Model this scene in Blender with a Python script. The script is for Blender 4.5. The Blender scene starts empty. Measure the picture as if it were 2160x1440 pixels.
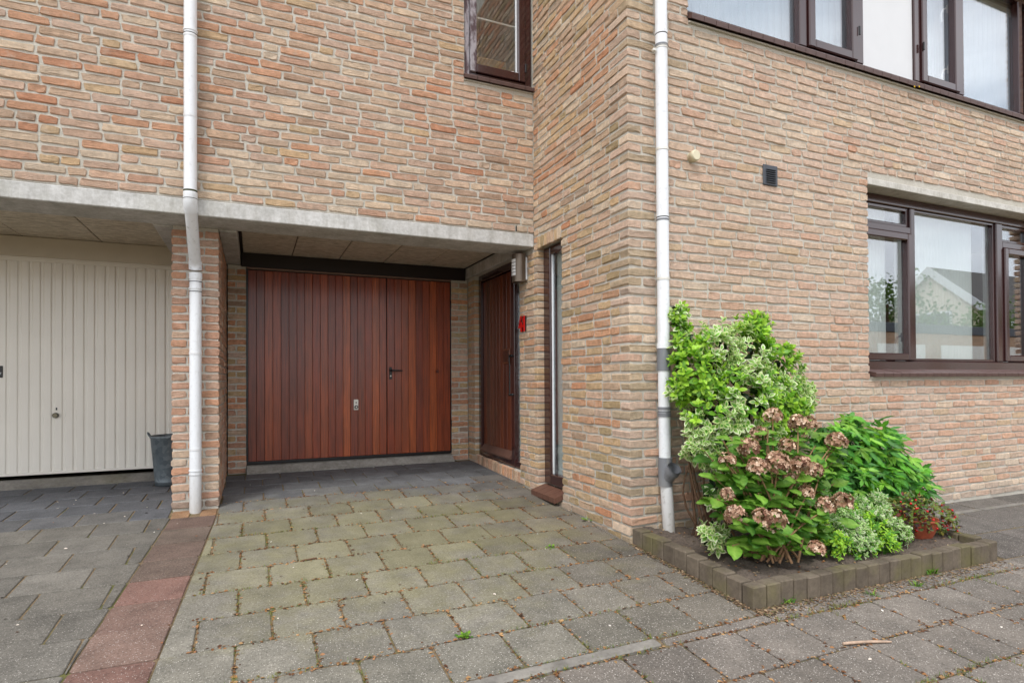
import bpy, math, random
import numpy as np
from mathutils import Matrix, Vector, Euler

random.seed(41)
rng = np.random.default_rng(41)
scene = bpy.context.scene
COL = scene.collection

# ------------------------------------------------------------------ camera
F, YAW, PIT, ROLL, CY, H = 1242.73, .414031, .0102807, -.00534865, 786.356, .95
def cam_axes():
    r = np.array([math.cos(YAW), -math.sin(YAW), 0]); f = np.array([math.sin(YAW), math.cos(YAW), 0]); u = np.array([0, 0, 1.])
    f2 = f*math.cos(PIT)+u*math.sin(PIT); u2 = u*math.cos(PIT)-f*math.sin(PIT)
    return r*math.cos(ROLL)+u2*math.sin(ROLL), u2*math.cos(ROLL)-r*math.sin(ROLL), f2
AR, AU, AF = cam_axes()
CAM = np.array([0, 0, H])
cd = bpy.data.cameras.new('camera'); cam = bpy.data.objects.new('camera', cd); COL.objects.link(cam)
cd.sensor_width = 36; cd.lens = F/2160*36; cd.shift_y = (CY-720)/2160; cd.clip_start = .05; cd.clip_end = 3000
cam.matrix_world = Matrix(((AR[0], AU[0], -AF[0], 0), (AR[1], AU[1], -AF[1], 0), (AR[2], AU[2], -AF[2], H), (0, 0, 0, 1)))
scene.camera = cam

# ------------------------------------------------------------------ sky, sun, exposure
SUN_EL, SUN_AZ = math.radians(57), math.radians(222)      # azimuth clockwise from +Y: the light comes from behind the camera
world = bpy.data.worlds.new('World'); scene.world = world; world.use_nodes = True
wn, wl = world.node_tree.nodes, world.node_tree.links
wn.clear()
sky = wn.new('ShaderNodeTexSky'); sky.sky_type = 'NISHITA'; sky.sun_disc = False
sky.sun_elevation = SUN_EL; sky.sun_rotation = SUN_AZ; sky.air_density = 1.0; sky.dust_density = 2.0; sky.ozone_density = 1.0
tc = wn.new('ShaderNodeTexCoord')
mp = wn.new('ShaderNodeMapping'); mp.inputs['Scale'].default_value = (1.2, 1.2, 3.4)
ns = wn.new('ShaderNodeTexNoise'); ns.inputs['Scale'].default_value = 2.2; ns.inputs['Detail'].default_value = 7; ns.inputs['Roughness'].default_value = .55
rp = wn.new('ShaderNodeValToRGB'); rp.color_ramp.elements[0].position = .33; rp.color_ramp.elements[1].position = .62
rp.color_ramp.elements[0].color = (.45, .45, .45, 1); rp.color_ramp.elements[1].color = (1, 1, 1, 1)
mx = wn.new('ShaderNodeMix'); mx.data_type = 'RGBA'; mx.inputs['B'].default_value = (10.5, 10.6, 11.0, 1)
bg = wn.new('ShaderNodeBackground'); bg.inputs['Strength'].default_value = .12
wo = wn.new('ShaderNodeOutputWorld')
wl.new(tc.outputs['Generated'], mp.inputs['Vector']); wl.new(mp.outputs[0], ns.inputs['Vector']); wl.new(ns.outputs['Fac'], rp.inputs['Fac'])
wl.new(rp.outputs['Color'], mx.inputs['Factor']); wl.new(sky.outputs[0], mx.inputs['A']); wl.new(mx.outputs['Result'], bg.inputs['Color'])
wl.new(bg.outputs[0], wo.inputs['Surface'])
ld = bpy.data.lights.new('sun', 'SUN'); ld.energy = 1.5; ld.angle = math.radians(14); ld.color = (1, .975, .94)
sun = bpy.data.objects.new('sun', ld); COL.objects.link(sun)
sd = Vector((math.sin(SUN_AZ)*math.cos(SUN_EL), math.cos(SUN_AZ)*math.cos(SUN_EL), math.sin(SUN_EL)))
sun.rotation_euler = sd.to_track_quat('Z', 'Y').to_euler(); sun.location = (0, -5, 12)
vs = scene.view_settings
vs.view_transform = 'Standard'; vs.look = 'None'; vs.gamma = 1; vs.use_curve_mapping = False; vs.exposure = 0.6
scene.cycles.use_denoising = True
scene.cycles.max_bounces = 8; scene.cycles.transparent_max_bounces = 24

# ------------------------------------------------------------------ helpers
def L(r, g, b):
    f = lambda c: ((c/255+.055)/1.055)**2.4 if c/255 > .04045 else c/255/12.92
    return (f(r), f(g), f(b), 1)
def proj(p):
    d = np.asarray(p)-CAM; z = d@AF
    return 1080+F*(d@AR)/z, CY-F*(d@AU)/z, z
def ray(u, v):
    return AR*((u-1080)/F)-AU*((v-CY)/F)+AF
def atY(u, v, Y):
    d = ray(u, v); return CAM+d*(Y/d[1])
def unit3(a): return np.asarray(a)/np.linalg.norm(a)
WM = {}
def place(o, parent=None, world=None):
    w = world if world is not None else Matrix.Identity(4)
    COL.objects.link(o)
    if parent is not None:
        o.parent = parent; o.matrix_parent_inverse = WM[parent].inverted()
    o.matrix_basis = w; WM[o] = w
    return o
def tag(o, label=None, cat=None, group=None, kind=None):
    if label: o['label'] = label
    if cat: o['category'] = cat
    if group: o['group'] = group
    if kind: o['kind'] = kind
    elif cat: o['kind'] = 'thing'
    return o
def empty(name, loc, label, cat, group=None):
    o = bpy.data.objects.new(name, None); o.empty_display_size = .1
    place(o, None, Matrix.Translation(Vector(loc)))
    return tag(o, label, cat, group)

class MB:
    """collects geometry for one mesh"""
    def __init__(s): s.v = []; s.f = []; s.sm = []; s.mi = []
    def add(s, vs_, fs_, smooth=False, mi=0):
        n = len(s.v); s.v += [tuple(map(float, p)) for p in vs_]
        for f in fs_: s.f.append(tuple(i+n for i in f)); s.sm.append(smooth); s.mi.append(mi)
        return s
    def box(s, a, b, bev=0, mi=0):
        x0, y0, z0 = [min(p, q) for p, q in zip(a, b)]; x1, y1, z1 = [max(p, q) for p, q in zip(a, b)]
        if bev <= 0:
            vs_ = [(x0,y0,z0),(x1,y0,z0),(x1,y1,z0),(x0,y1,z0),(x0,y0,z1),(x1,y0,z1),(x1,y1,z1),(x0,y1,z1)]
            return s.add(vs_, [(0,3,2,1),(4,5,6,7),(0,1,5,4),(1,2,6,5),(2,3,7,6),(3,0,4,7)], mi=mi)
        b_ = min(bev, (x1-x0)*.45, (y1-y0)*.45, (z1-z0)*.45); vs_ = []; idx = {}
        for sx in (0, 1):
            for sy in (0, 1):
                for sz in (0, 1):
                    c = (x1 if sx else x0, y1 if sy else y0, z1 if sz else z0); q = (-b_ if sx else b_, -b_ if sy else b_, -b_ if sz else b_)
                    for ax in range(3):
                        p = [c[k]+(0 if k == ax else q[k]) for k in range(3)]
                        idx[(sx, sy, sz, ax)] = len(vs_); vs_.append(p)
        fs_ = []
        for ax in range(3):
            o1, o2 = [k for k in range(3) if k != ax]
            for sgn in (0, 1):
                q = []
                for (i, j) in ((0, 0), (1, 0), (1, 1), (0, 1)):
                    k = [0, 0, 0]; k[ax] = sgn; k[o1] = i; k[o2] = j; q.append(idx[(*k, ax)])
                if (sgn == 0) ^ (ax == 1): q = q[::-1]
                fs_.append(tuple(q))
        for ax in range(3):
            o1, o2 = [k for k in range(3) if k != ax]
            for i in (0, 1):
                for j in (0, 1):
                    k0 = [0]*3; k0[o1] = i; k0[o2] = j; k1 = list(k0); k1[ax] = 1
                    q = (idx[(*k0, o1)], idx[(*k1, o1)], idx[(*k1, o2)], idx[(*k0, o2)])
                    fs_.append(q)
        for sx in (0, 1):
            for sy in (0, 1):
                for sz in (0, 1): fs_.append(tuple(idx[(sx, sy, sz, a_)] for a_ in range(3)))
        return s.add(vs_, fs_, mi=mi)
    def tube(s, pts, r, n=16, cap=True, smooth=True, mi=0):
        pts = [np.array(p, float) for p in pts]; rs = r if hasattr(r, '__len__') else [r]*len(pts); rings = []
        t0 = pts[1]-pts[0]; up = np.array([0, 0, 1.]) if abs(t0[2]) < .9*np.linalg.norm(t0) else np.array([0, 1., 0])
        for i, p in enumerate(pts):
            t = (pts[min(i+1, len(pts)-1)]-pts[max(i-1, 0)]); t = t/np.linalg.norm(t)
            a = np.cross(up, t); a /= np.linalg.norm(a); b = np.cross(t, a)
            rings.append([p+rs[i]*(a*math.cos(2*math.pi*k/n)+b*math.sin(2*math.pi*k/n)) for k in range(n)])
        vs_ = [q for rg in rings for q in rg]; fs_ = []
        for i in range(len(pts)-1):
            for k in range(n): fs_.append((i*n+k, i*n+(k+1) % n, (i+1)*n+(k+1) % n, (i+1)*n+k))
        s.add(vs_, fs_, smooth, mi)
        if cap:
            s.add(rings[0], [tuple(range(n))[::-1]], False, mi); s.add(rings[-1], [tuple(range(n))], False, mi)
        return s
    def lathe(s, prof, c, n=32, smooth=True, mi=0):
        vs_ = []; fs_ = []
        for (r, z) in prof:
            for k in range(n): vs_.append((c[0]+r*math.cos(2*math.pi*k/n), c[1]+r*math.sin(2*math.pi*k/n), c[2]+z))
        for i in range(len(prof)-1):
            for k in range(n): fs_.append((i*n+k, i*n+(k+1) % n, (i+1)*n+(k+1) % n, (i+1)*n+k))
        return s.add(vs_, fs_, smooth, mi)
    def prism(s, poly, org, ux, uy, h, mi=0):
        """polygon (a,b) in the frame org+a*ux+b*uy, extruded by vector h"""
        org, ux, uy, h = [np.array(q, float) for q in (org, ux, uy, h)]; n = len(poly)
        base = [org+a*ux+b*uy for a, b in poly]; vs_ = base+[p+h for p in base]
        return s.add(vs_, [tuple(range(n))[::-1], tuple(range(n, 2*n))]+[(i, (i+1) % n, n+(i+1) % n, n+i) for i in range(n)], mi=mi)
    def mesh(s, name, mats):
        me = bpy.data.meshes.new(name); me.from_pydata(s.v, [], s.f); me.update()
        for m in (mats if isinstance(mats, (list, tuple)) else [mats]): me.materials.append(m)
        me.polygons.foreach_set('use_smooth', s.sm); me.polygons.foreach_set('material_index', s.mi)
        return me
    def obj(s, name, mats, parent=None, color=None):
        o = bpy.data.objects.new(name, s.mesh(name, mats)); place(o, parent)
        if color is not None: o.color = color
        return o
def bx(name, a, b, mat, parent=None, bev=0, color=None):
    return MB().box(a, b, bev).obj(name, mat, parent, color)

# ------------------------------------------------------------------ materials
class NT:
    def __init__(s, name):
        s.m = bpy.data.materials.new(name); s.m.use_nodes = True; s.t = s.m.node_tree; s.t.nodes.clear()
        s.out = s.n('OutputMaterial')
    def n(s, ty, **kw):
        nd = s.t.nodes.new('ShaderNode'+ty)
        for k, v in kw.items():
            if k in nd.inputs: s.set(nd.inputs[k], v)
            else: setattr(nd, k, v)
        return nd
    def set(s, sock, v):
        if hasattr(v, 'is_linked') or isinstance(v, bpy.types.NodeSocket): s.t.links.new(v, sock)
        else: sock.default_value = v
    def pos(s): return s.n('NewGeometry').outputs['Position']
    def noise(s, vec, scale, detail=4, rough=.55, stretch=None):
        if stretch:
            mp_ = s.n('Mapping'); s.set(mp_.inputs['Vector'], vec); mp_.inputs['Scale'].default_value = stretch; vec = mp_.outputs[0]
        q = s.n('TexNoise'); s.set(q.inputs['Vector'], vec); q.inputs['Scale'].default_value = scale; q.inputs['Detail'].default_value = detail; q.inputs['Roughness'].default_value = rough
        return q.outputs['Fac']
    def voro(s, vec, scale, feat='F1'):
        q = s.n('TexVoronoi'); q.feature = feat; s.set(q.inputs['Vector'], vec); q.inputs['Scale'].default_value = scale
        return q
    def ramp(s, fac, stops):
        r = s.n('ValToRGB'); s.set(r.inputs['Fac'], fac); cr = r.color_ramp
        while len(cr.elements) < len(stops): cr.elements.new(.5)
        for e, (p, c) in zip(cr.elements, stops):
            e.position = p; e.color = c if hasattr(c, '__len__') else (c, c, c, 1)
        return r.outputs['Color']
    def mix(s, fac, a, b, mode='MIX'):
        q = s.n('Mix'); q.data_type = 'RGBA'; q.blend_type = mode; s.set(q.inputs['Factor'], fac); s.set(q.inputs['A'], a); s.set(q.inputs['B'], b)
        return q.outputs['Result']
    def math(s, op, a, b=0.):
        q = s.n('Math'); q.operation = op; s.set(q.inputs[0], a); s.set(q.inputs[1], b); return q.outputs[0]
    def bump(s, h, strength=.4, dist=.003):
        q = s.n('Bump'); s.set(q.inputs['Height'], h); q.inputs['Strength'].default_value = strength; q.inputs['Distance'].default_value = dist
        return q.outputs['Normal']
    def pbr(s, color, rough=.8, normal=None, **kw):
        b = s.n('BsdfPrincipled'); s.set(b.inputs['Base Color'], color); s.set(b.inputs['Roughness'], rough)
        if normal is not None: s.set(b.inputs['Normal'], normal)
        for k, v in kw.items(): s.set(b.inputs[k.replace('_', ' ')], v)
        s.t.links.new(b.outputs[0], s.out.inputs['Surface']); return s.m

def mat_plain(name, color, rough=.6, var=.12, scale=6., bump=.0, bscale=60, **kw):
    t = NT(name); p = t.pos()
    v = t.noise(p, scale, 4)
    c = t.mix(t.ramp(v, [(.3, 0), (.7, 1)]), tuple(x*(1-var) for x in color[:3])+(1,), tuple(min(1, x*(1+var)) for x in color[:3])+(1,))
    nm = t.bump(t.noise(p, bscale, 3), bump, .002) if bump else None
    return t.pbr(c, rough, nm, **kw)

def colsrc(t, attr):
    if attr: return t.n('Attribute', attribute_name='tint').outputs['Color']
    return t.n('ObjectInfo').outputs['Color']

def mat_brick(attr):
    t = NT('brick_joined' if attr else 'brick'); p = t.pos(); base = colsrc(t, attr)
    base = t.mix(1, base, (1.27, 1.28, 1.29, 1), 'MULTIPLY'); blot = t.noise(p, 26, 5, .65)
    c = t.mix(t.ramp(blot, [(.32, 0), (.68, 1)]), t.mix(1, base, (.80, .785, .77, 1), 'MULTIPLY'), t.mix(1, base, (1.12, 1.11, 1.10, 1), 'MULTIPLY'))
    pale = t.ramp(t.noise(p, 11, 5, .7), [(.56, 0), (.74, .55)])
    c = t.mix(pale, c, L(216, 200, 182))
    wr = t.noise(p, 34, 7, .78, (1.3, 1.3, 3.4))
    crack = t.ramp(wr, [(.31, 1), (.42, 0)])
    c = t.mix(t.math('MULTIPLY', crack, .6), c, t.mix(1, c, (.46, .41, .37, 1), 'MULTIPLY'))
    hi = t.ramp(wr, [(.6, 0), (.74, .5)]); c = t.mix(hi, c, t.mix(1, c, (1.22, 1.2, 1.18, 1), 'MULTIPLY'))
    grain = t.noise(p, 300, 4, .65)
    h = t.math('ADD', t.math('MULTIPLY', wr, 1.0), t.math('MULTIPLY', grain, .22))
    big = t.noise(p, .9, 5, .6, (1, 1, .5)); c = t.mix(t.ramp(big, [(.3, .45), (.6, 0)]), c, t.mix(1, c, (.9, .89, .86, 1), 'MULTIPLY'))
    return t.pbr(c, .92, t.bump(h, 1.0, .024), Specular_IOR_Level=.2)
def mat_mortar():
    t = NT('mortar'); p = t.pos()
    n1 = t.noise(p, 9, 5); n2 = t.noise(p, 160, 4, .7)
    c = t.mix(n1, L(200, 195, 184), L(224, 220, 209)); c = t.mix(t.ramp(n2, [(.35, 0), (.7, 1)]), t.mix(1, c, (.74, .74, .74, 1), 'MULTIPLY'), c)
    big = t.noise(p, .9, 5, .6, (1, 1, .5)); c = t.mix(t.ramp(big, [(.3, .5), (.6, 0)]), c, t.mix(1, c, (.86, .86, .81, 1), 'MULTIPLY'))
    c = t.mix(t.ramp(t.noise(p, 24, 5, .7), [(.58, 0), (.72, .4)]), c, t.mix(1, c, (.7, .69, .66, 1), 'MULTIPLY'))
    return t.pbr(c, .95, t.bump(n2, .9, .008), Specular_IOR_Level=.15)
def mat_concrete(name, a, b, mossy=0.):
    t = NT(name); p = t.pos()
    n1 = t.noise(p, 5, 6, .65); n2 = t.noise(p, 40, 5, .7); n3 = t.voro(p, 70)
    c = t.mix(t.ramp(n1, [(.3, 0), (.7, 1)]), a, b); c = t.mix(t.ramp(n2, [(.35, .35), (.6, 0)]), c, t.mix(1, c, (.6, .58, .55, 1), 'MULTIPLY'))
    c = t.mix(t.ramp(n3.outputs['Distance'], [(.04, .5), (.09, 0)]), c, t.mix(1, c, (.4, .4, .38, 1), 'MULTIPLY'))
    c = t.mix(t.n('ObjectInfo').outputs['Random'], t.mix(1, c, (.82, .81, .8, 1), 'MULTIPLY'), t.mix(1, c, (1.08, 1.07, 1.06, 1), 'MULTIPLY')) if name.startswith('kerb') else c
    if name.startswith(('beam', 'lintel', 'thresh')): c = t.mix(t.ramp(t.noise(p, 14, 6, .7, (1, 1, .12)), [(.45, .0), (.7, .55)]), c, t.mix(1, c, (.6, .58, .53, 1), 'MULTIPLY'))
    if mossy: c = t.mix(t.ramp(t.noise(p, 3.2, 5), [(.5, 0), (.7, mossy)]), c, L(120, 118, 62))
    return t.pbr(c, .9, t.bump(n2, .5, .003), Specular_IOR_Level=.2)
def mat_woodwool():
    t = NT('wood_wool'); p = t.pos()
    n = t.noise(p, 38, 6, .75, (.35, 1, 1)); n2 = t.noise(p, 3, 4)
    c = t.mix(t.ramp(n, [(.3, 0), (.65, 1)]), L(140, 132, 116), L(232, 224, 208)); c = t.mix(t.math('MULTIPLY', n2, .5), c, L(190, 180, 160))
    return t.pbr(c, .95, t.bump(n, 1, .01), Specular_IOR_Level=.1)
def mat_wood(name, coat=.22, rough=.42):
    t = NT(name); p = t.pos(); base = colsrc(t, False); rnd = t.n('ObjectInfo').outputs['Random']
    off = t.n('VectorMath', operation='ADD'); t.set(off.inputs[0], p)
    cb = t.n('CombineXYZ'); t.set(cb.inputs[2], t.math('MULTIPLY', rnd, 40.)); t.set(off.inputs[1], cb.outputs[0])
    g = t.noise(off.outputs[0], 90, 5, .6, (1, 1, .035)); g2 = t.noise(off.outputs[0], 6, 4, .6, (1, 1, .35))
    c = t.mix(t.ramp(g, [(.3, 0), (.7, 1)]), t.mix(1, base, (.5, .46, .43, 1), 'MULTIPLY'), t.mix(1, base, (1.3, 1.26, 1.2, 1), 'MULTIPLY'))
    c = t.mix(t.ramp(g2, [(.35, 0), (.7, .7)]), c, t.mix(1, c, (1.55, 1.5, 1.3, 1), 'MULTIPLY'))
    return t.pbr(c, rough, t.bump(g, .25, .001), Coat_Weight=coat, Coat_Roughness=.16)
def mat_paver(name, attr=False, algae=True):
    t = NT(name); p = t.pos(); base = colsrc(t, attr)
    n1 = t.noise(p, 6, 6, .68); n2 = t.noise(p, 110, 4, .75); n3 = t.noise(p, 1.1, 4)
    c = t.mix(t.ramp(n1, [(.28, 0), (.72, 1)]), t.mix(1, base, (.70, .70, .69, 1), 'MULTIPLY'), t.mix(1, base, (1.25, 1.24, 1.22, 1), 'MULTIPLY'))
    c = t.mix(t.ramp(n3, [(.35, .0), (.65, .4)]), c, t.mix(1, c, (.78, .76, .72, 1), 'MULTIPLY'))
    fl = t.voro(p, 150); rn = t.math('MULTIPLY', t.math('GREATER_THAN', t.n('SeparateColor', Color=fl.outputs['Color']).outputs[0], .6), t.n('SeparateColor', Color=fl.outputs['Color']).outputs[1])
    m = t.math('MULTIPLY', t.ramp(fl.outputs['Distance'], [(.20, 1), (.40, 0)]), rn)
    near = t.n('SeparateXYZ'); t.set(near.inputs[0], p)
    wear = t.ramp(t.math('MULTIPLY', near.outputs[1], .2), [(.45, .85), (.85, .12)])
    c = t.mix(t.math('MULTIPLY', m, wear), c, L(222, 216, 208))
    c = t.mix(t.ramp(n2, [(.36, .75), (.52, 0)]), c, t.mix(1, c, (.45, .44, .43, 1), 'MULTIPLY'))
    if not algae: return t.pbr(c, .88, t.bump(n2, .7, .004), Specular_IOR_Level=.25)
    # green film of algae on the shaded middle of the drive (stain with its own outline)
    sp = t.n('SeparateXYZ'); t.set(sp.inputs[0], p)
    dx = t.math('MULTIPLY', t.math('SUBTRACT', sp.outputs[0], .75), .62); dy = t.math('MULTIPLY', t.math('SUBTRACT', sp.outputs[1], 3.85), .72)
    d = t.math('ADD', t.math('MULTIPLY', dx, dx), t.math('MULTIPLY', dy, dy))
    al = t.math('ADD', t.math('SUBTRACT', 1.0, d), t.math('MULTIPLY', t.math('SUBTRACT', t.noise(p, 3.4, 7, .68), .5), 3.0)); al = t.math('ADD', al, t.math('MULTIPLY', t.math('SUBTRACT', t.n('ObjectInfo').outputs['Random'], .5), .35))
    c = t.mix(t.ramp(al, [(.0, 0), (1.4, .55)]), c, t.mix(.5, t.mix(1, c, (1.16, 1.14, .72, 1), 'MULTIPLY'), L(126, 122, 84)))
    return t.pbr(c, .88, t.bump(n2, .6, .003), Specular_IOR_Level=.25)
def mat_glass():
    t = NT('window_glass')
    lw = t.n('LayerWeight'); lw.inputs['Blend'].default_value = .5
    fr = t.math('ADD', t.math('MULTIPLY', t.math('POWER', lw.outputs['Facing'], 4.), .85), .18)
    tr = t.n('BsdfTransparent', Color=(.93, .95, .95, 1)); gl = t.n('BsdfGlossy', Color=(.95, .97, 1, 1), Roughness=.0)
    mxs = t.n('MixShader'); t.set(mxs.inputs[0], fr); t.t.links.new(tr.outputs[0], mxs.inputs[1]); t.t.links.new(gl.outputs[0], mxs.inputs[2])
    t.t.links.new(mxs.outputs[0], t.out.inputs['Surface']); return t.m
def mat_leaf(name, rough=.42, trans=.35):
    t = NT(name); c = t.n('Attribute', attribute_name='tint').outputs['Color']; p = t.pos()
    c = t.mix(t.ramp(t.noise(p, 45, 3), [(.3, 0), (.7, 1)]), t.mix(1, c, (.82, .84, .8, 1), 'MULTIPLY'), t.mix(1, c, (1.15, 1.12, 1.1, 1), 'MULTIPLY'))
    b = t.n('BsdfPrincipled', Roughness=rough); t.set(b.inputs['Base Color'], c); b.inputs['Specular IOR Level'].default_value = .4
    tl = t.n('BsdfTranslucent'); t.set(tl.inputs['Color'], t.mix(1, c, (1.2, 1.25, .8, 1), 'MULTIPLY'))
    m = t.n('MixShader'); m.inputs[0].default_value = trans; t.t.links.new(b.outputs[0], m.inputs[1]); t.t.links.new(tl.outputs[0], m.inputs[2])
    t.t.links.new(m.outputs[0], t.out.inputs['Surface']); return t.m
def mat_ground():
    t = NT('joint_sand'); p = t.pos()
    n = t.noise(p, 14, 6, .7); n2 = t.noise(p, 120, 4, .7)
    c = t.mix(t.ramp(n, [(.3, 0), (.7, 1)]), L(104, 90, 68), L(152, 130, 98)); c = t.mix(t.ramp(t.noise(p, 5, 5), [(.52, 0), (.62, .8)]), c, L(92, 98, 40))
    c = t.mix(t.ramp(n2, [(.3, .6), (.6, 0)]), c, L(40, 32, 24))
    return t.pbr(c, .95, t.bump(n2, 1, .006))
def mat_soil():
    t = NT('soil'); p = t.pos(); n = t.noise(p, 60, 6, .75); n1 = t.noise(p, 9, 4)
    c = t.mix(t.ramp(n, [(.3, 0), (.7, 1)]), L(52, 45, 40), L(120, 106, 94)); c = t.mix(t.math('MULTIPLY', n1, .5), c, L(92, 82, 74))
    return t.pbr(c, .96, t.bump(n, 1, .012))
def mat_frame():
    t = NT('brown_paint'); p = t.pos(); n = t.noise(p, 12, 4, .6, (1, 1, .2))
    c = t.mix(n, L(40, 18, 18), L(62, 32, 30))
    return t.pbr(c, .2, t.bump(t.noise(p, 150, 3, .6, (1, 1, .1)), .05, .001), Coat_Weight=.55, Coat_Roughness=.08)
def mat_frame_worn():
    t = NT('weathered_paint'); p = t.pos(); n = t.noise(p, 22, 5, .7, (1, 1, .3))
    c = t.mix(t.ramp(n, [(.42, 0), (.56, 1)]), L(76, 58, 62), L(150, 145, 150))
    return t.pbr(c, .75, t.bump(n, .4, .002))
def mat_tile_sill():
    t = NT('sill_tile'); p = t.pos(); n = t.noise(p, 30, 4)
    return t.pbr(t.mix(n, L(66, 46, 42), L(98, 74, 68)), .55, t.bump(n, .2, .001))
def mat_zinc():
    t = NT('zinc'); p = t.pos(); v = t.voro(p, 30); n = t.noise(p, 8, 5)
    c = t.mix(t.n('SeparateColor', Color=v.outputs['Color']).outputs[0], L(92, 102, 108), L(128, 138, 142)); c = t.mix(t.math('MULTIPLY', n, .6), c, L(84, 92, 98))
    return t.pbr(c, .5, Metallic=.35)
def mat_pvc(name, a, b, dirt):
    t = NT(name); p = t.pos(); n = t.noise(p, 6, 5, .6, (1, 1, .25)); n2 = t.noise(p, 40, 4)
    c = t.mix(n, a, b); g = t.noise(p, 18, 6, .7, (1, 1, .2)); sz = t.n('SeparateXYZ'); t.set(sz.inputs[0], p); low = t.ramp(t.math('ADD', sz.outputs[2], t.math('MULTIPLY', g, .5)), [(.15, .75), (.6, 0)])
    c = t.mix(low, c, L(150, 144, 132)); c = t.mix(t.ramp(g, [(.56, 0), (.72, .4)]), c, L(168, 166, 158)); c = t.mix(t.ramp(n2, [(.58, 0), (.72, dirt)]), c, L(120, 118, 108))
    return t.pbr(c, .42)
def mat_foliage_far():
    return mat_leaf('far_leaf', .6, .3)

M_BRICK, M_BRICKJ, M_MORTAR = mat_brick(False), mat_brick(True), mat_mortar()
M_BEAM = mat_concrete('beam_concrete', L(172, 172, 169), L(208, 208, 206), .12)
M_LINTEL = mat_concrete('lintel_concrete', L(186, 184, 177), L(212, 210, 204))
M_KERB = mat_concrete('kerb_concrete', L(86, 78, 68), L(118, 108, 95), .35)
M_EDGE = mat_concrete('edging_concrete', L(104, 101, 96), L(140, 136, 129), .2)
M_THRESH = mat_concrete('threshold_concrete', L(132, 130, 124), L(172, 170, 163))
M_WOOL = mat_woodwool(); M_PLANK = mat_wood('mahogany', .3, .4); M_DOOR = mat_wood('door_wood', .25, .36)
M_FRAME, M_WORN, M_SILL = mat_frame(), mat_frame_worn(), mat_tile_sill()
M_PAVER = mat_paver('paver'); M_PAVERP = mat_paver('plain_paver', False, False)
M_GLASS = mat_glass(); M_GROUND, M_SOIL = mat_ground(), mat_soil(); M_ZINC = mat_zinc()
M_PVC = mat_pvc('white_pvc', L(214, 218, 222), L(228, 231, 234), .2); M_PVCG = mat_pvc('grey_pvc', L(104, 107, 112), L(122, 125, 130), .2)
M_PVCOLD = mat_pvc('weathered_pvc', L(206, 208, 210), L(224, 226, 228), .4)
M_RUBBER = mat_plain('black_gap', L(20, 20, 20), .7); M_MOSSBAND = mat_plain('moss_band', L(60, 62, 34), .95, .3, 40)
M_DARK = mat_plain('dark_header', L(24, 14, 12), .5); M_BLACK = mat_plain('black_metal', L(22, 22, 24), .35, .1)
M_CREAM = mat_plain('cream_steel', L(222, 218, 208), .3, .03, 3, Coat_Weight=.3); M_CREAM2 = mat_plain('cream_wood', L(190, 182, 166), .5, .05)
M_STEEL = mat_plain('satin_steel', L(112, 100, 88), .35, .06, 8, Metallic=.6); M_ALU = mat_plain('aluminium_plate', L(214, 212, 204), .35, .04, Metallic=.3)
M_WHITE = mat_plain('white_panel', L(206, 208, 210), .4, .02); M_OPAL = mat_plain('opal_plastic', L(236, 236, 236), .3, .01)
M_BLIND = mat_leaf('blind_fabric', .8, .4) if False else mat_plain('blind_fabric', L(226, 232, 228), .85, .02)
M_BLINDU = mat_plain('blue_white_blind', L(158, 172, 184), .85, .02)
M_RED = mat_plain('red_plastic', L(176, 18, 16), .3, .05); M_TERRA = mat_plain('terracotta', L(150, 72, 44), .7, .15, 20)
M_ROOM = mat_plain('room_plaster', L(120, 116, 108), .9, .05); M_VENT = mat_plain('grey_vent', L(62, 66, 74), .5, .05)
M_CREAMP = mat_plain('cream_plastic', L(208, 200, 172), .5, .05)
M_LEAF = mat_leaf('leaf'); M_PETAL = mat_leaf('dry_petal', .8, .25); M_STEM = mat_plain('stem_bark', L(140, 108, 78), .85, .25, 40)
M_TWIG = mat_plain('twig_bark', L(104, 78, 58), .9, .3, 40); M_BERRY = mat_plain('berry', L(190, 14, 24), .25, .1)

# ------------------------------------------------------------------ planes of the place
YP, YF, XS, YB, YG = 4.94, 3.193, 2.237, 4.60, 6.319
YW = 3.375              # glazing plane of the street windows
XD = 2.312              # plane of front door and tall side window
PL, PR = -.54, -.238    # sides of the pillar
BZ0, BZ1 = 2.092, 2.205 # concrete beam
def zg(x, y):
    return float(np.interp(y, [0, 3.19, 4.94, 6.3], [-.33, -.115, 0, .05]))-.01*min(max(0, x-2.24), 8)

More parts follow.
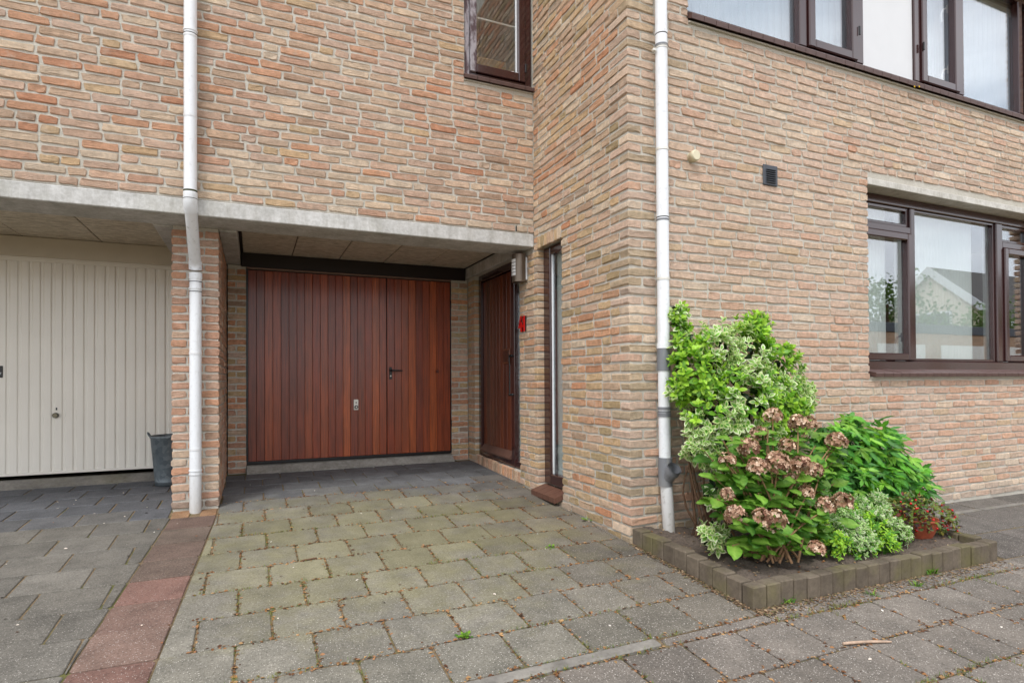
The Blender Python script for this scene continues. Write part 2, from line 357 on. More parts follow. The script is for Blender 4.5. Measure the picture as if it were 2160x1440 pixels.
# ------------------------------------------------------------------ brickwork
CO, JT = .0625, .0135
PAL = dict(tan=L(194, 169, 146), pink=L(198, 170, 151), orange=L(198, 148, 117), deep=L(192, 128, 94), cream=L(210, 193, 170), yellow=L(194, 168, 130), brown=L(164, 139, 120), olive=L(154, 139, 103), grey=L(166, 154, 142), dpink=L(191, 149, 126))
def brick_ring(w, h, r_, jit):
    """irregular rounded outline of a hand-moulded brick face"""
    a, b = w/2, h/2; c = min(.0065, h*.2)
    pts = [(-a+c, -b), (-a*.35, -b), (a*.35, -b), (a-c, -b), (a, -b+c), (a, b-c), (a-c, b), (a*.35, b), (-a*.35, b), (-a+c, b), (-a, b-c), (-a, -b+c)]
    return [(x+r_.normal(0, jit), y+r_.normal(0, jit*.8)) for x, y in pts]
def brick_geo(w, h, depth, seed, jit=.0028):
    """local frame: x along wall, y into wall (front at 0), z up"""
    r_ = np.random.default_rng(seed); ring = brick_ring(w, h, r_, jit); n = len(ring); e = .0034
    v = [(x, depth, z) for x, z in ring]+[(x, e*(.7+.6*r_.random()), z) for x, z in ring]
    for x, z in ring: v.append((x-np.sign(x)*min(.0035, abs(x)*.3)*(.5+r_.random()), r_.normal(0, .0018), z-np.sign(z)*.0032*(.5+r_.random())))
    f = []
    for k in range(n):
        j = (k+1) % n; f.append((k, j, n+j, n+k)); f.append((n+k, n+j, 2*n+j, 2*n+k))
    f.append(tuple(range(2*n, 3*n)))
    return v, f
WS, WH_ = .204, .0955
GEO = {}
def geo(kind, k):
    key = (kind, k)
    if key not in GEO:
        w, d = {'S': (WS, .03), 'H': (WH_, .03), 'SD': (WS, .098), 'HD': (WH_, .098), 'HX': (WH_, .2065), 'SV': (.05, .03)}[kind]
        h = .0475 if kind != 'SV' else .1
        v, f = brick_geo(w, h, d, 1000*len(kind)+37*k+ord(kind[0])+ord(kind[-1])*7)
        mb = MB(); mb.add(v, f); GEO[key] = (np.array(v), f, mb.mesh('brick', M_BRICK), w)
    return GEO[key]
def join_tinted(name, items, mat, parent, kind='stuff', smooth=False):
    """items: (verts Nx3 array in world space, faces, colour rgb or per-vertex array)"""
    V = []; Fc = []; Ccol = []; n = 0
    for v, f, c in items:
        V.append(v); Fc += [tuple(i+n for i in q) for q in f]; n += len(v)
        c = np.asarray(c, float); Ccol.append(np.tile(c[:3], (len(v), 1)) if c.ndim == 1 else c[:, :3])
    V = np.concatenate(V); Ccol = np.concatenate(Ccol)
    me = bpy.data.meshes.new(name); me.from_pydata(V.tolist(), [], Fc); me.update(); me.materials.append(mat)
    a = me.color_attributes.new('tint', 'FLOAT_COLOR', 'POINT'); a.data.foreach_set('color', np.c_[Ccol, np.ones(len(V))].astype(np.float32).ravel())
    if smooth: me.polygons.foreach_set('use_smooth', [True]*len(me.polygons))
    o = bpy.data.objects.new(name, me); place(o, parent)
    if kind: o['kind'] = kind
    return o
def pick(weights):
    ks = list(weights); w = np.array([max(0, weights[k]) for k in ks]); return PAL[ks[rng.choice(len(ks), p=w/w.sum())]]
def jitc(c, s=.07):
    f = 1+rng.normal(0, s); h_ = rng.normal(0, .025)
    return (min(.9, c[0]*f*(1+h_)), c[1]*f, c[2]*f*(1-h_), 1)

class Wall:
    """a brick wall: bricks laid in wild bond on a plane; org + u*U + z*Z, N points outwards"""
    def __init__(s, org, U, N, colour):
        s.org = np.array(org, float); s.U = np.array(U, float); s.N = np.array(N, float); s.colour = colour; s.items = []
    def mat(s, u, z, sx=1., sy=1., sz=1., off=0., rot=0.):
        p = s.org+s.U*u+np.array([0, 0, z])+s.N*off
        m = Matrix(((s.U[0]*sx, -s.N[0]*sy, 0, p[0]), (s.U[1]*sx, -s.N[1]*sy, 0, p[1]), (0, 0, sz, p[2]), (0, 0, 0, 1)))
        return m@Matrix.Rotation(rot, 4, 'Y')
    mean = None; pull = .35
    def tone(s, c):
        return c if s.mean is None else tuple(a*(1-s.pull)+b*s.pull for a, b in zip(c, s.mean))
    def put(s, u0, u1, z, deep=False, kind=None, col=None, flip=False):
        w = u1-u0; g = kind or (('S' if w > .15 else 'H')+('D' if deep else ''))
        k = int(rng.integers(0, 14)); bw = geo(g, k)[3]
        uc = (u0+u1)/2
        m = s.mat(uc, z, w/bw*(-1 if flip else 1), 1, 1+rng.normal(0, .02), .0032+abs(rng.normal(0, .0022)), rng.normal(0, .004))
        s.items.append((g, k, m, s.tone(col or jitc(s.colour(uc, z))), uc, z, w))
    def row(s, z, u0, u1, first=None, deep0=False, deep1=False):
        """fill u0..u1 at course centre z"""
        u = u0; cells = []
        nxt = first if first else [.2065, .098, .15][int(rng.integers(0, 3))]
        while u < u1-.02:
            e = u+nxt
            if u1-e < .06: e = u1
            cells.append((u, min(e, u1))); u = e+JT
            nxt = .098 if rng.random() < .17 else .2065+rng.normal(0, .004)
        out = []
        for a, b in cells:
            if b-a > .225: m_ = a+(b-a)*(.6 if rng.random() < .5 else .4); out += [(a, m_-JT/2), (m_+JT/2, b)]
            else: out.append((a, b))
        for i, (a, b) in enumerate(out):
            if b-a < .02: continue
            s.put(a, b, z, deep=(deep0 and i == 0) or (deep1 and i == len(out)-1))
    def fill(s, u0, u1, z0, z1, holes=(), first=None, deep=(False, False)):
        """first(k) -> (start offset) lets corner bricks take the start of a course"""
        k = 0; z = z0+CO/2
        while z+CO/2 <= z1+.012:
            st = u0+(first(k) if first else 0)
            spans = [(st, u1, deep[0], deep[1])]
            for (a, b, c, d) in holes:
                if c < z+.02 and d > z-.02:
                    new = []
                    for (p, q, d0, d1) in spans:
                        if b <= p or a >= q: new.append((p, q, d0, d1)); continue
                        if a-p > .03: new.append((p, a-.002, d0, True))
                        if q-b > .03: new.append((b+.002, q, True, d1))
                    spans = new
            for (p, q, d0, d1) in spans: s.row(z, p, q, None, d0, d1)
            z += CO; k += 1
    def build(s, root, limit=300):
        area = []
        for it in s.items:
            g, k, m, c, u, z, w = it
            p = np.array(m.translation); x, y, d = proj(p)
            if d < .3 or not (-40 < x < 2200 and -25 < y < 1465): area.append(-1); continue
            xa = proj(p-s.U*w/2)[0]; xb = proj(p+s.U*w/2)[0]
            area.append(abs(xb-xa)*F*.05/d)
        order = np.argsort(-np.array(area)); single = set(int(i) for i in order[:limit] if area[int(i)] > 0); rest = []
        for i, (g, k, m, c, u, z, w) in enumerate(s.items):
            va, fa, me, bw = geo(g, k)
            if i in single:
                o = bpy.data.objects.new('brick', me); o.color = c; place(o, root, m)
            else:
                M = np.array(m); v = va@M[:3, :3].T+M[:3, 3]
                f = [q[::-1] for q in fa] if np.linalg.det(M[:3, :3]) < 0 else fa
                rest.append((v, f, c))
        if rest: join_tinted('brickwork', rest, M_BRICKJ, root)
def wall_body(name, boxes, mat, label, cat, group=None):
    mb = MB()
    for a, b in boxes: mb.box(a, b)
    return tag(mb.obj(name, mat), label, cat, group)
def band(z, zs, s): return math.exp(-((z-zs)/s)**2)

# colours of the different stretches of wall -------------------------------------------------
_rowsA = np.random.default_rng(5).normal(0, 1, 200); _rowsC = np.random.default_rng(9).normal(0, 1, 200)
def sm(a, z): i = (z+1)/CO; k = int(i); t = i-k; return a[k % 200]*(1-t)+a[(k+1) % 200]*t
def col_upper(u, z):
    x = u-6.5; o = .5+.5*band(z, 3.42, .12)*(1 if x > 1.2 else .3)*4+.35*sm(_rowsA, z)+.5*band(z, 3.15, .2)*(x < -.3)*2
    low = band(z, 2.3, .3)
    return pick(dict(tan=2.2, pink=2.6, orange=1.0*max(.15, o), deep=.3*max(0, o), cream=.9+1.6*low, yellow=.35+.3*low, brown=.35, dpink=1.1))
def col_side(u, z):
    low = band(z, -.1, .3); cor = math.exp(-u/.16)*(.4+.9*(1 if z < 2.4 else .35))
    if z < .02: return pick(dict(grey=2, brown=1.2, olive=1.5, pink=.8))
    return pick(dict(tan=2.2+.6*(z > 1.4), pink=1.4, orange=1.1+1.3*band(z, 1.2, .12)+1.2*(z > 2.6)*math.exp(-((u-.45)/.4)**2), deep=.25, cream=.9*(z > 1.3)+.3, yellow=1.5, brown=.3+.6*cor, olive=.25+3.2*cor+1.0*low, grey=.1))
def col_facade(u, z):
    lowo = 1/(1+math.exp((z-1.28)/.06)); base = band(z, -.05, .14); cor = math.exp(-u/.14)
    if z < -.02: return pick(dict(grey=2, cream=1.4, pink=.8, olive=.6+3*cor))
    return pick(dict(tan=2.4*(1-lowo)+.5, pink=3.0-1.0*lowo, orange=.12+1.3*lowo*(1-base), deep=.02+.18*lowo, cream=1.0*(1-.6*lowo)+.8*base, yellow=.35+1.5*base, brown=.15+1.2*cor, olive=2.2*base*(u > 2)*.5+3*cor, dpink=.35+1.6*lowo))
def col_pillar(u, z): return pick(dict(dpink=2.4*(z > .9)+1, orange=1.6, tan=1.0, pink=2.2, cream=.7, brown=.35))
def col_jamb(u, z): return pick(dict(tan=1.5, orange=1.6, yellow=1.6, dpink=1.2*(z < 1.2), brown=.8, pink=1))

# ---- upper wall over the garages
w1 = wall_body('upper_brick_wall', [((-6.5, YB+.002, BZ1), (1.605, YB+.2, 5.7)), ((1.605, YB+.002, BZ1), (XS+.3, YB+.2, 3.44)), ((1.605, YB+.002, 4.8), (XS+.3, YB+.2, 5.7))],
               M_MORTAR, 'orange-tan brick wall above the concrete beam and both garages', 'wall')
W = Wall((-6.5, YB, 0), (1, 0, 0), (0, -1, 0), col_upper)
W.mean = L(190, 162, 140); W.fill(6.5-3.0, 6.5+XS-.006, BZ1+.004, 4.95, holes=[(6.5+1.605, 6.5+XS+.1, 3.445, 4.79)])
W.build(w1)
for px, py in ((152, 393), (365, 396), (632, 433), (861, 456), (1089, 479)):
    p = atY(px, py, YB); q = BZ1+.004+CO/2
    bx('weep_hole', (p[0]-.005, YB-.0025, q-.024), (p[0]+.005, YB+.02, q+.024), M_RUBBER, w1)

# ---- side wall with front door and tall window
ZB = -.135
DY0, DY1, NY0, NY1 = 4.906, 6.102, 4.103, 4.534      # door and tall window openings along Y
w2 = wall_body('side_brick_wall', [((XS+.002, YF+.002, ZB-.2), (XS+.3, NY0-.01, 5.7)), ((XS+.002, NY0-.01, ZB-.2), (XS+.3, NY1+.01, .0)), ((XS+.002, NY0-.01, 2.072), (XS+.3, NY1+.01, 5.7)),
               ((XS+.002, NY1+.01, ZB-.2), (XS+.3, DY0-.01, 5.7)), ((XS+.002, DY0-.01, ZB-.2), (XS+.3, DY1+.01, .1)), ((XS+.002, DY0-.01, 2.085), (XS+.3, DY1+.01, 5.7)), ((XS+.002, DY1+.01, ZB-.2), (XS+.3, YG+.3, 5.7))],
               M_MORTAR, 'yellowish brick side wall holding the front door and the tall narrow window', 'wall')
W = Wall((XS, YF, 0), (0, 1, 0), (-1, 0, 0), col_side)
W.mean = L(196, 166, 136)
DEP = lambda k: (.098 if k % 2 == 0 else .2065)+JT
W.fill(0, YB-YF-.004, ZB, 4.95, holes=[(NY0-YF, NY1-YF, .0, 2.165), (DY0-YF, 9, -.3, 9)], first=DEP)
W.fill(YB-YF, YG-YF-.006, ZB, 2.075, holes=[(DY0-YF, DY1-YF, -.02, 9), (-9, YB-YF, -9, 9)])
for k in range(7):                                               # upright lintel bricks over the tall window
    u = NY0-YF+.01+k*(NY1-NY0-.01)/7+.03; W.put(u-.024, u+.024, 2.115, kind='SV')
for k in range(19):                                              # upright bricks under the front door
    u = DY0-YF+.033+k*.0625; W.put(u-.025, u+.025, .047+(k*.0018 if k < 30 else 0), kind='SV', col=jitc(pick(dict(dpink=2, orange=1, tan=1, brown=1))))
W.build(w2)

# ---- street facade
UX0, UX1, UZ0, UZ1 = 2.738, 7.30, 3.47, 4.78
LX0, LX1, LZ0, LZ1 = 4.555, 7.30, 1.00, 2.512
def face_boxes(x0, x1, y0, y1, z0, z1, holes):
    xs = sorted({x0, x1, *[h[0] for h in holes], *[h[1] for h in holes]}); zs = sorted({z0, z1, *[h[2] for h in holes], *[h[3] for h in holes]}); out = []
    for i in range(len(xs)-1):
        for j in range(len(zs)-1):
            cx, cz = (xs[i]+xs[i+1])/2, (zs[j]+zs[j+1])/2
            if not any(h[0] < cx < h[1] and h[2] < cz < h[3] for h in holes): out.append(((xs[i], y0, zs[j]), (xs[i+1], y1, zs[j+1])))
    return out
w3 = wall_body('street_brick_wall', face_boxes(XS+.3, 9.5, YF+.002, YF+.32, ZB-.3, 5.7, [(UX0-.01, UX1+.01, UZ0-.06, UZ1), (LX0-.01, LX1+.16, LZ0-.06, LZ1+.055)]),
               M_MORTAR, 'pale pinkish brick street facade between the planter and the upper window strip', 'wall')
W = Wall((XS, YF, 0), (1, 0, 0), (0, -1, 0), col_facade); W.mean = L(218, 194, 174); W.pull = .45
k = 0; z = ZB+CO/2
while z < 4.95:
    c = jitc(col_side(.02, z) if rng.random() < .6 else col_facade(.02, z))
    W.put(-.0055-.002*rng.random(), .2065 if k % 2 == 0 else .098, z, kind='SD' if k % 2 == 0 else 'HX', col=c); z += CO; k += 1
W.fill(0, 7.0, ZB, 4.95, holes=[(UX0-XS, UX1-XS, UZ0-.055, UZ1), (LX0-XS, LX1-XS, LZ0-.055, LZ1+.055)], first=lambda k: (.2065 if k % 2 == 0 else .098)+JT)
W.build(w3)
for px, py in ((1931, 372), (2068, 400)):
    p = atY(px, py, YF); bx('weep_hole', (p[0]-.005, YF-.0025, p[2]-.024), (p[0]+.005, YF+.02, p[2]+.024), M_RUBBER, w3)

# ---- pillar and dividing wall between the garages
w4 = wall_body('brick_pillar', [((PL+.002, YP+.002, -.1), (PR-.002, YG+.3, BZ0-.002))], M_MORTAR, 'pinkish brick pillar between the two garages behind the white drainpipe', 'pillar')
W = Wall((PL, YP, 0), (1, 0, 0), (0, -1, 0), col_pillar); WR = Wall((PR, YP, 0), (0, 1, 0), (1, 0, 0), col_pillar); WL_ = Wall((PL, YP, 0), (0, 1, 0), (-1, 0, 0), col_pillar)
W.mean = WR.mean = L(198, 162, 140)
pw = PR-PL; k = 0; z = .006+CO/2
while z+CO/2 < BZ0+.02:
    c0, c1 = (jitc(col_pillar(0, z), .05) for _ in range(2))
    if k == 0: c0 = c1 = L(140, 132, 122)
    if k % 2 == 0: W.put(-.005, .2, z, kind='SD', col=c0); W.put(.2+JT, pw+.005, z, kind='HX', col=c1)
    else: W.put(-.005, pw-.2-JT, z, kind='HX', col=c1); W.put(pw-.2, pw+.005, z, kind='SD', col=c0)
    d = (.2065 if k % 2 == 0 else .098)+JT; WR.row(z, d, YG-YP-.004); d = (.098 if k % 2 == 0 else .2065)+JT; WL_.row(z, d, YG-YP-.004)
    z += CO; k += 1
W.items += WR.items
def build_multi(walls, root, limit):
    W0 = walls[0]; W0.build(root, limit)
W.build(w4)
if WL_.items: join_tinted('brickwork', [((geo(g, k)[0]@np.array(m)[:3, :3].T+np.array(m)[:3, 3]), geo(g, k)[1], c) for g, k, m, c, *_ in WL_.items], M_BRICKJ, w4)

# ---- piers either side of the wooden garage door
def pier(x0, x1, zt, label):
    o = wall_body('brick_pier', [((x0+.002, YG+.002, -.05), (x1-.002, YG+.3, zt))], M_MORTAR, label, 'brick pier', 'piers flanking the wooden garage door')
    V = Wall((x0, YG, 0), (1, 0, 0), (0, -1, 0), col_jamb); z = .04+CO/2; k = 0; w = x1-x0
    while z+CO/2 < zt+.01:
        if k % 2 == 0: V.put(.003, w-.003, z, deep=True)
        else: V.put(.003, w*.42, z); V.put(w*.42+JT, w-.003, z, deep=True)
        z += CO; k += 1
    V.build(o); return o
pier(PR+.012, -.062, 2.075, 'narrow brick pier between the pillar and the wooden garage door')
pier(2.034, XS-.006, 2.075, 'narrow brick pier between the wooden garage door and the front door')

# ------------------------------------------------------------------ concrete beams and carport ceiling
bm = MB().box((-6.5, YB-.004, BZ0), (XS-.002, YP+.02, BZ1-.002), .006)
tag(bm.obj('concrete_beam', M_BEAM), 'long grey concrete beam carrying the upper brick wall over the garages', 'beam')
tag(MB().box((XS-.028, YP+.022, 2.082), (XS+.002, YG+.05, 2.199), .004).obj('concrete_beam', M_BEAM), 'short concrete beam above the front door under the carport ceiling', 'beam')
tag(MB().box((PR+.001, YP+.022, 2.08), (PR+.125, YG+.03, 2.199), .004).obj('concrete_beam', M_BEAM), 'short concrete beam running back from the pillar to the wooden garage', 'beam')
tag(MB().box((PL-.125, YP+.022, 2.08), (PL-.001, YG+.03, 2.199), .004).obj('concrete_beam', M_BEAM), 'short concrete beam beside the pillar over the white garage', 'beam')
ce = tag(MB().box((-6.5, YP-.1, 2.215), (XS+.2, YG+.4, 2.4)).obj('carport_ceiling', M_DARK), kind='structure')
tag(ce, 'ceiling of dark wood wool panels under the overhang')
for i in range(6):
    x0 = PR+.127 if i == 0 else -.10+.46*i; x1 = min(-.10+.46*(i+1), XS-.03)
    if x1-x0 < .1: continue
    bx('ceiling_panel', (x0+.004+(.02 if i == 0 else 0), YP+.024, 2.2+.001*i), (x1-.004, YG+.02, 2.2145), M_WOOL, ce, .004)
for i in range(8):
    x1 = PL-.13-.575*i; x0 = x1-.575
    bx('ceiling_panel', (x0+.004, YP+.024, 2.2+.0012*(i % 3)), (x1-.004, YG+.02, 2.2145), M_WOOL, ce, .004)

# ------------------------------------------------------------------ wooden garage door
gd = empty('garage_door', (1.0, YG, .15), 'varnished reddish-brown wooden plank garage door with a wicket door', 'garage door')
GX0, GX1, GZ0, GZ1, GS = -.05, 2.03, .15, 2.035, 1.313
bx('door_header', (-.105, YG-.02, 2.062), (2.2, YG+.1, 2.199), M_DARK, gd, .004)
bx('rail', (-.058, YG-.012, 2.043), (2.032, YG+.03, 2.0605), mat_plain('rail_metal', L(120, 96, 84), .4), gd, .002)
bx('backing', (-.06, YG+.032, .12), (2.033, YG+.06, 2.06), M_DARK, gd)
for a, b in ((-.06, -.047), (2.026, 2.033)): bx('door_frame', (a, YG+.0, .13), (b, YG+.031, 2.042), M_BLACK, gd)
bx('bottom_seal', (-.046, YG+.004, .135), (2.025, YG+.031, .152), M_BLACK, gd)
wood = [L(130, 58, 28), L(118, 49, 25), L(134, 62, 29), L(110, 47, 27), L(124, 51, 23), L(142, 70, 31), L(114, 51, 29), L(132, 58, 26)]
def planks(x0, x1, n, bright):
    w = (x1-x0)/n
    for i in range(n):
        a = x0+i*w; c = wood[int(rng.integers(0, 8))]
        f = 1+rng.normal(0, .07)
        if i in bright: c = L(152, 74, 32); f = 1
        bx('plank', (a+.0008, YG+.006+rng.normal(0, .0006), GZ0+.004), (a+w-.0008, YG+.03, GZ1), M_PLANK, gd, .0022, tuple(min(1, q*f) for q in c[:3])+(1,))
planks(GX0+.005, GS-.004, 18, {12, 16}); planks(GS+.004, GX1-.006, 9, {3, 6})
lp = bx('lock_plate', (.965, YG-.001, .635), (1.012, YG+.006, .745), M_ALU, gd, .002)
MB().tube([(.989, YG-.016, .666), (.989, YG-.0008, .666)], .019, 20).obj('knob', M_BLACK, lp)
MB().tube([(.989, YG-.0185, .666), (.989, YG-.0162, .666)], .008, 12).obj('key_cylinder', M_ALU, lp)
MB().box((.984, YG-.003, .702), (.994, YG-.0011, .72)).obj('keyhole', M_BLACK, lp)
hd = bx('handle_plate', (1.338, YG-.001, .955), (1.368, YG+.006, 1.085), M_BLACK, gd, .003)
MB().tube([(1.352, YG-.001, 1.05), (1.352, YG-.045, 1.05), (1.362, YG-.052, 1.05), (1.47, YG-.048, 1.046)], [.009, .009, .009, .0075], 10).obj('handle', M_BLACK, hd)
MB().tube([(1.353, YG-.004, .99), (1.353, YG-.0012, .99)], .008, 12).obj('key_cylinder', M_ALU, hd)
MB().lathe([(.0, -.02), (.012, -.018), (.017, -.01), (.012, 0), (.009, .01)], (0, 0, 0), 16)
kn = MB().tube([(1.863, YG+.006, 1.039), (1.863, YG-.012, 1.039), (1.863, YG-.022, 1.039), (1.863, YG-.032, 1.039)], [.007, .009, .017, .010], 14).obj('door_knob', mat_plain('brown_knob', L(96, 52, 44), .35), gd)
for z_ in (.42, 1.75): bx('hinge', (2.0265, YG-.008, z_), (2.0345, YG-.001, z_+.075), M_BLACK, gd, .002)
tag(MB().prism([(YG-.115, -.02), (YG-.115, zg(1, YG-.115)+.006), (YG-.02, .112), (YG+.031, .118), (YG+.031, -.02)], (-.058, 0, 0), (0, 1, 0), (0, 0, 1), (2.09, 0, 0)).obj('concrete_threshold', M_THRESH), 'pale concrete threshold under the wooden garage door', 'threshold', 'garage thresholds')

# ------------------------------------------------------------------ white garage door
wd = empty('garage_door', (-1.8, YG, .15), 'cream ribbed steel garage door beside the zinc bucket', 'garage door')
bx('door_header', (-3.2, YG-.015, 2.026), (PL-.001, YG+.06, 2.198), M_CREAM2, wd, .004)
bx('backing', (-3.15, YG+.0085, .15), (PL-.1, YG+.05, 2.03), M_CREAM, wd)
bx('bottom_rail', (-3.1, YG-.004, .145), (PL-.12, YG+.029, .168), M_CREAM, wd, .003)
bx('top_rail', (-3.1, YG+.006, 1.985), (PL-.12, YG+.029, 2.016), M_CREAM, wd, .003)
rib = None; x = PL-.125
while x > -3.05:
    w = .066
    if rib is None:
        poly = [(-w/2, .03), (-w/2, .012), (-w/2+.006, .003), (-w/2+.012, 0), (w/2-.012, 0), (w/2-.006, .003), (w/2, .012), (w/2, .03)]
        rib = MB().prism(poly, (0, 0, 0), (1, 0, 0), (0, 1, 0), (0, 0, 1.816)).mesh('rib', M_CREAM)
    o = bpy.data.objects.new('rib', rib); place(o, wd, Matrix.Translation((x-w/2, YG, .1685))); x -= w+.0125
kp = MB().tube([(-1.577, YG-.03, .655), (-1.577, YG-.012, .655), (-1.577, YG-.001, .655)], [.021, .024, .012], 20).obj('knob', mat_plain('bronze_knob', L(62, 58, 48), .35, Metallic=.5), wd)
MB().tube([(-1.577, YG-.0335, .655), (-1.577, YG-.0302, .655)], .017, 18).obj('knob_cap', mat_plain('knob_cap', L(118, 112, 92), .4, Metallic=.4), kp)
MB().box((-1.579, YG-.002, .70), (-1.568, YG-.0002, .722)).obj('keyhole', M_BLACK, wd)
sg = bx('sign_plate', (-2.28, YG-.006, .985), (-1.945, YG-.0008, 1.085), M_BLACK, wd, .002)
MB().box((-1.966, YG-.0075, 1.026), (-1.952, YG-.0061, 1.029)).box((-1.9605, YG-.0075, 1.012), (-1.9575, YG-.0061, 1.026)).obj('letter', M_WHITE, sg)
tag(MB().prism([(YG-.125, -.02), (YG-.125, zg(-1, YG-.125)+.006), (YG-.02, .108), (YG+.012, .112), (YG+.012, -.02)], (-3.2, 0, 0), (0, 1, 0), (0, 0, 1), (3.2+PL-.002, 0, 0)).obj('concrete_threshold', M_EDGE), 'weathered concrete threshold under the cream garage door', 'threshold', 'garage thresholds')
# brick return behind the bucket
tag(MB().box((PL-.118, YG-.005, 0), (PL-.003, YG+.2, 2.02)).obj('door_post', M_CREAM2, wd))

# bucket
bk = empty('zinc_bucket', (-.69, 6.0, .04), 'tall grey galvanised bucket with ring handle beside the pillar', 'bucket')
bc = (-.675, 5.98, zg(-.675, 5.98)+.003)
MB().lathe([(0, 0), (.112, 0), (.112, .03), (.114, .033), (.112, .036), (.116, .07), (.146, .41), (.152, .415), (.155, .422), (.152, .43), (.146, .432), (.14, .41), (.106, .03), (0, .03)], bc, 40).obj('bucket_body', M_ZINC, bk)
for s_ in (-1, 1):
    hc = np.array([bc[0]+s_*.150, bc[1], bc[2]+.43])
    MB().tube([hc+np.array([s_*.016*math.sin(a)-.0*s_, .034*math.cos(a), .030*math.sin(a)]) for a in np.linspace(0, math.pi, 10)], .0055, 8).obj('handle', M_ZINC, bk)

# ------------------------------------------------------------------ drain pipes
def ring_(p, c, z, r, h, mat, name, parent): return MB().tube([(c[0], c[1], z), (c[0], c[1], z+h)], r, 24).obj(name, mat, parent)
ROUT = .0405
xa = atY(401.5, 200, YB-.06)[0]; xb = atY(412.3, 800, YP-.06)[0]
lp_ = empty('drain_pipe', (xb, YP-.06, 0), 'white drain pipe kinking back under the beam in front of the brick pillar', 'drain pipe', 'white drain pipes')
ya, yb = YB-.058, YP-.056
MB().tube([(xa, ya, 2.23), (xa, ya, 5.5)], ROUT, 28).obj('pipe', M_PVC, lp_)
MB().tube([(xa, ya, 2.232), (xa, ya, 2.165)]+[(xa+(xb-xa)*.12*t, ya+(yb-ya)*.12*t, 2.165-.05*t) for t in (.5, 1)], ROUT+.0035, 28).obj('bend', M_PVC, lp_)
MB().tube([(xa+(xb-xa)*.1, ya+(yb-ya)*.1, 2.12), (xa+(xb-xa)*.93, ya+(yb-ya)*.93, 1.80)], ROUT-.001, 28).obj('pipe', M_PVCOLD, lp_)
MB().tube([(xa+(xb-xa)*.9, ya+(yb-ya)*.9, 1.815), (xb, yb, 1.765), (xb, yb, 1.70)], ROUT+.003, 28).obj('bend', M_PVCOLD, lp_)
MB().tube([(xb, yb, -.02), (xb, yb, 1.72)], ROUT-.0005, 28).obj('pipe', M_PVC, lp_)
for z_, h_, rr, m_ in ((2.225, .02, .003, M_MOSSBAND), (3.33, .012, .0035, M_PVC), (3.31, .004, .002, M_RUBBER), (2.185, .003, .0045, M_RUBBER)): ring_(None, (xa, ya), z_, ROUT+rr, h_, m_, 'collar', lp_)
for z_, h_, rr, m_ in ((1.695, .045, .0035, M_PVC), (1.672, .004, .002, M_RUBBER), (1.62, .012, .004, M_PVC), (1.60, .004, .0025, M_RUBBER), (.29, .01, .004, M_PVC), (.265, .01, .004, M_PVC)): ring_(None, (xb, yb), z_, ROUT+rr, h_, m_, 'collar', lp_)

yr = YF-.062; xr = atY(1395, 300, yr)[0]
rp_ = empty('drain_pipe', (xr, yr, -.1), 'tall white drain pipe with grey couplings at the corner of the street facade', 'drain pipe', 'white drain pipes')
xt, xm = atY(1394.8, 100, yr)[0], atY(1399, 740, yr)[0]; xbm = atY(1410, 1040, yr)[0]; ybot = yr-.015
MB().tube([(xt, yr, 1.12), (xt, yr, 5.5)], .0395, 28).obj('pipe', M_PVC, rp_)
MB().tube([(xt, yr, 1.00), (xt+.004, yr, .30)], .0385, 28).obj('pipe', M_PVC, rp_)
q0, q1 = atY(1404, 1000, yr), atY(1412.5, 1132, yr-.02); MB().tube([q0, q1-np.array([0, 0, .03])], .0395, 28).obj('pipe', M_PVCOLD, rp_)
for z_, h_, rr, m_ in ((1.145, .035, .044, M_PVC), (1.085, .06, .0425, M_PVCG), (1.0, .085, .0435, M_PVCG), (.745, .018, .0435, M_PVCG), (.725, .012, .0425, M_PVCG), (.70, .022, .0435, M_PVCG), (1.98, .012, .0415, M_PVCG), (2.0, .006, .0405, M_RUBBER), (3.12, .02, .0425, M_PVCG), (3.21, .02, .042, M_PVC), (3.205, .004, .0405, M_RUBBER)):
    ring_(None, (xt+(.002 if z_ < 1 else 0), yr), z_, rr, h_, m_, 'collar', rp_)
bx('clamp_screw', (xt-.07, yr-.012, 3.085), (xt-.045, yr+.012, 3.105), M_ALU, rp_, .004)
zb1, zt1 = atY(1403, 1024, yr)[2], atY(1403, 964, yr)[2]; sk = atY(1421, 990, yr-.075); s0 = np.array([xt+.012, yr-.004, zb1+.045]); sv = unit3(sk-s0)
br = MB().tube([(xt+.005, yr, zb1), (xt+.005, yr, zt1)], .0455, 28).tube([s0, sk], .0425, 26, cap=False).obj('branch', M_PVCG, rp_)
MB().tube([sk-sv*.03, sk+sv*.012], .0475, 28, cap=False).tube([sk+sv*.0122, sk+sv*.0121-sv*.06], [.0475, .0395], 28, cap=False).tube([sk+sv*.012, sk-sv*.06], .0395, 28, cap=False).obj('socket', M_PVCG, br)

for x_, y_, yw_, zs, o_ in ((xa, ya, YB, (2.75, 3.30, 4.2), lp_), (xb, yb, YP, (.45, 1.15), lp_), (xt, yr, YF, (1.6, 2.45, 3.12, 4.2), rp_)):
    for z_ in zs: MB().tube([(x_, y_, z_-.008), (x_, y_, z_+.008)], .0425, 24).box((x_-.009, y_+.03, z_-.008), (x_+.009, yw_+.002, z_+.008), .002).obj('bracket', M_ALU if o_ is rp_ else M_PVCOLD, o_)

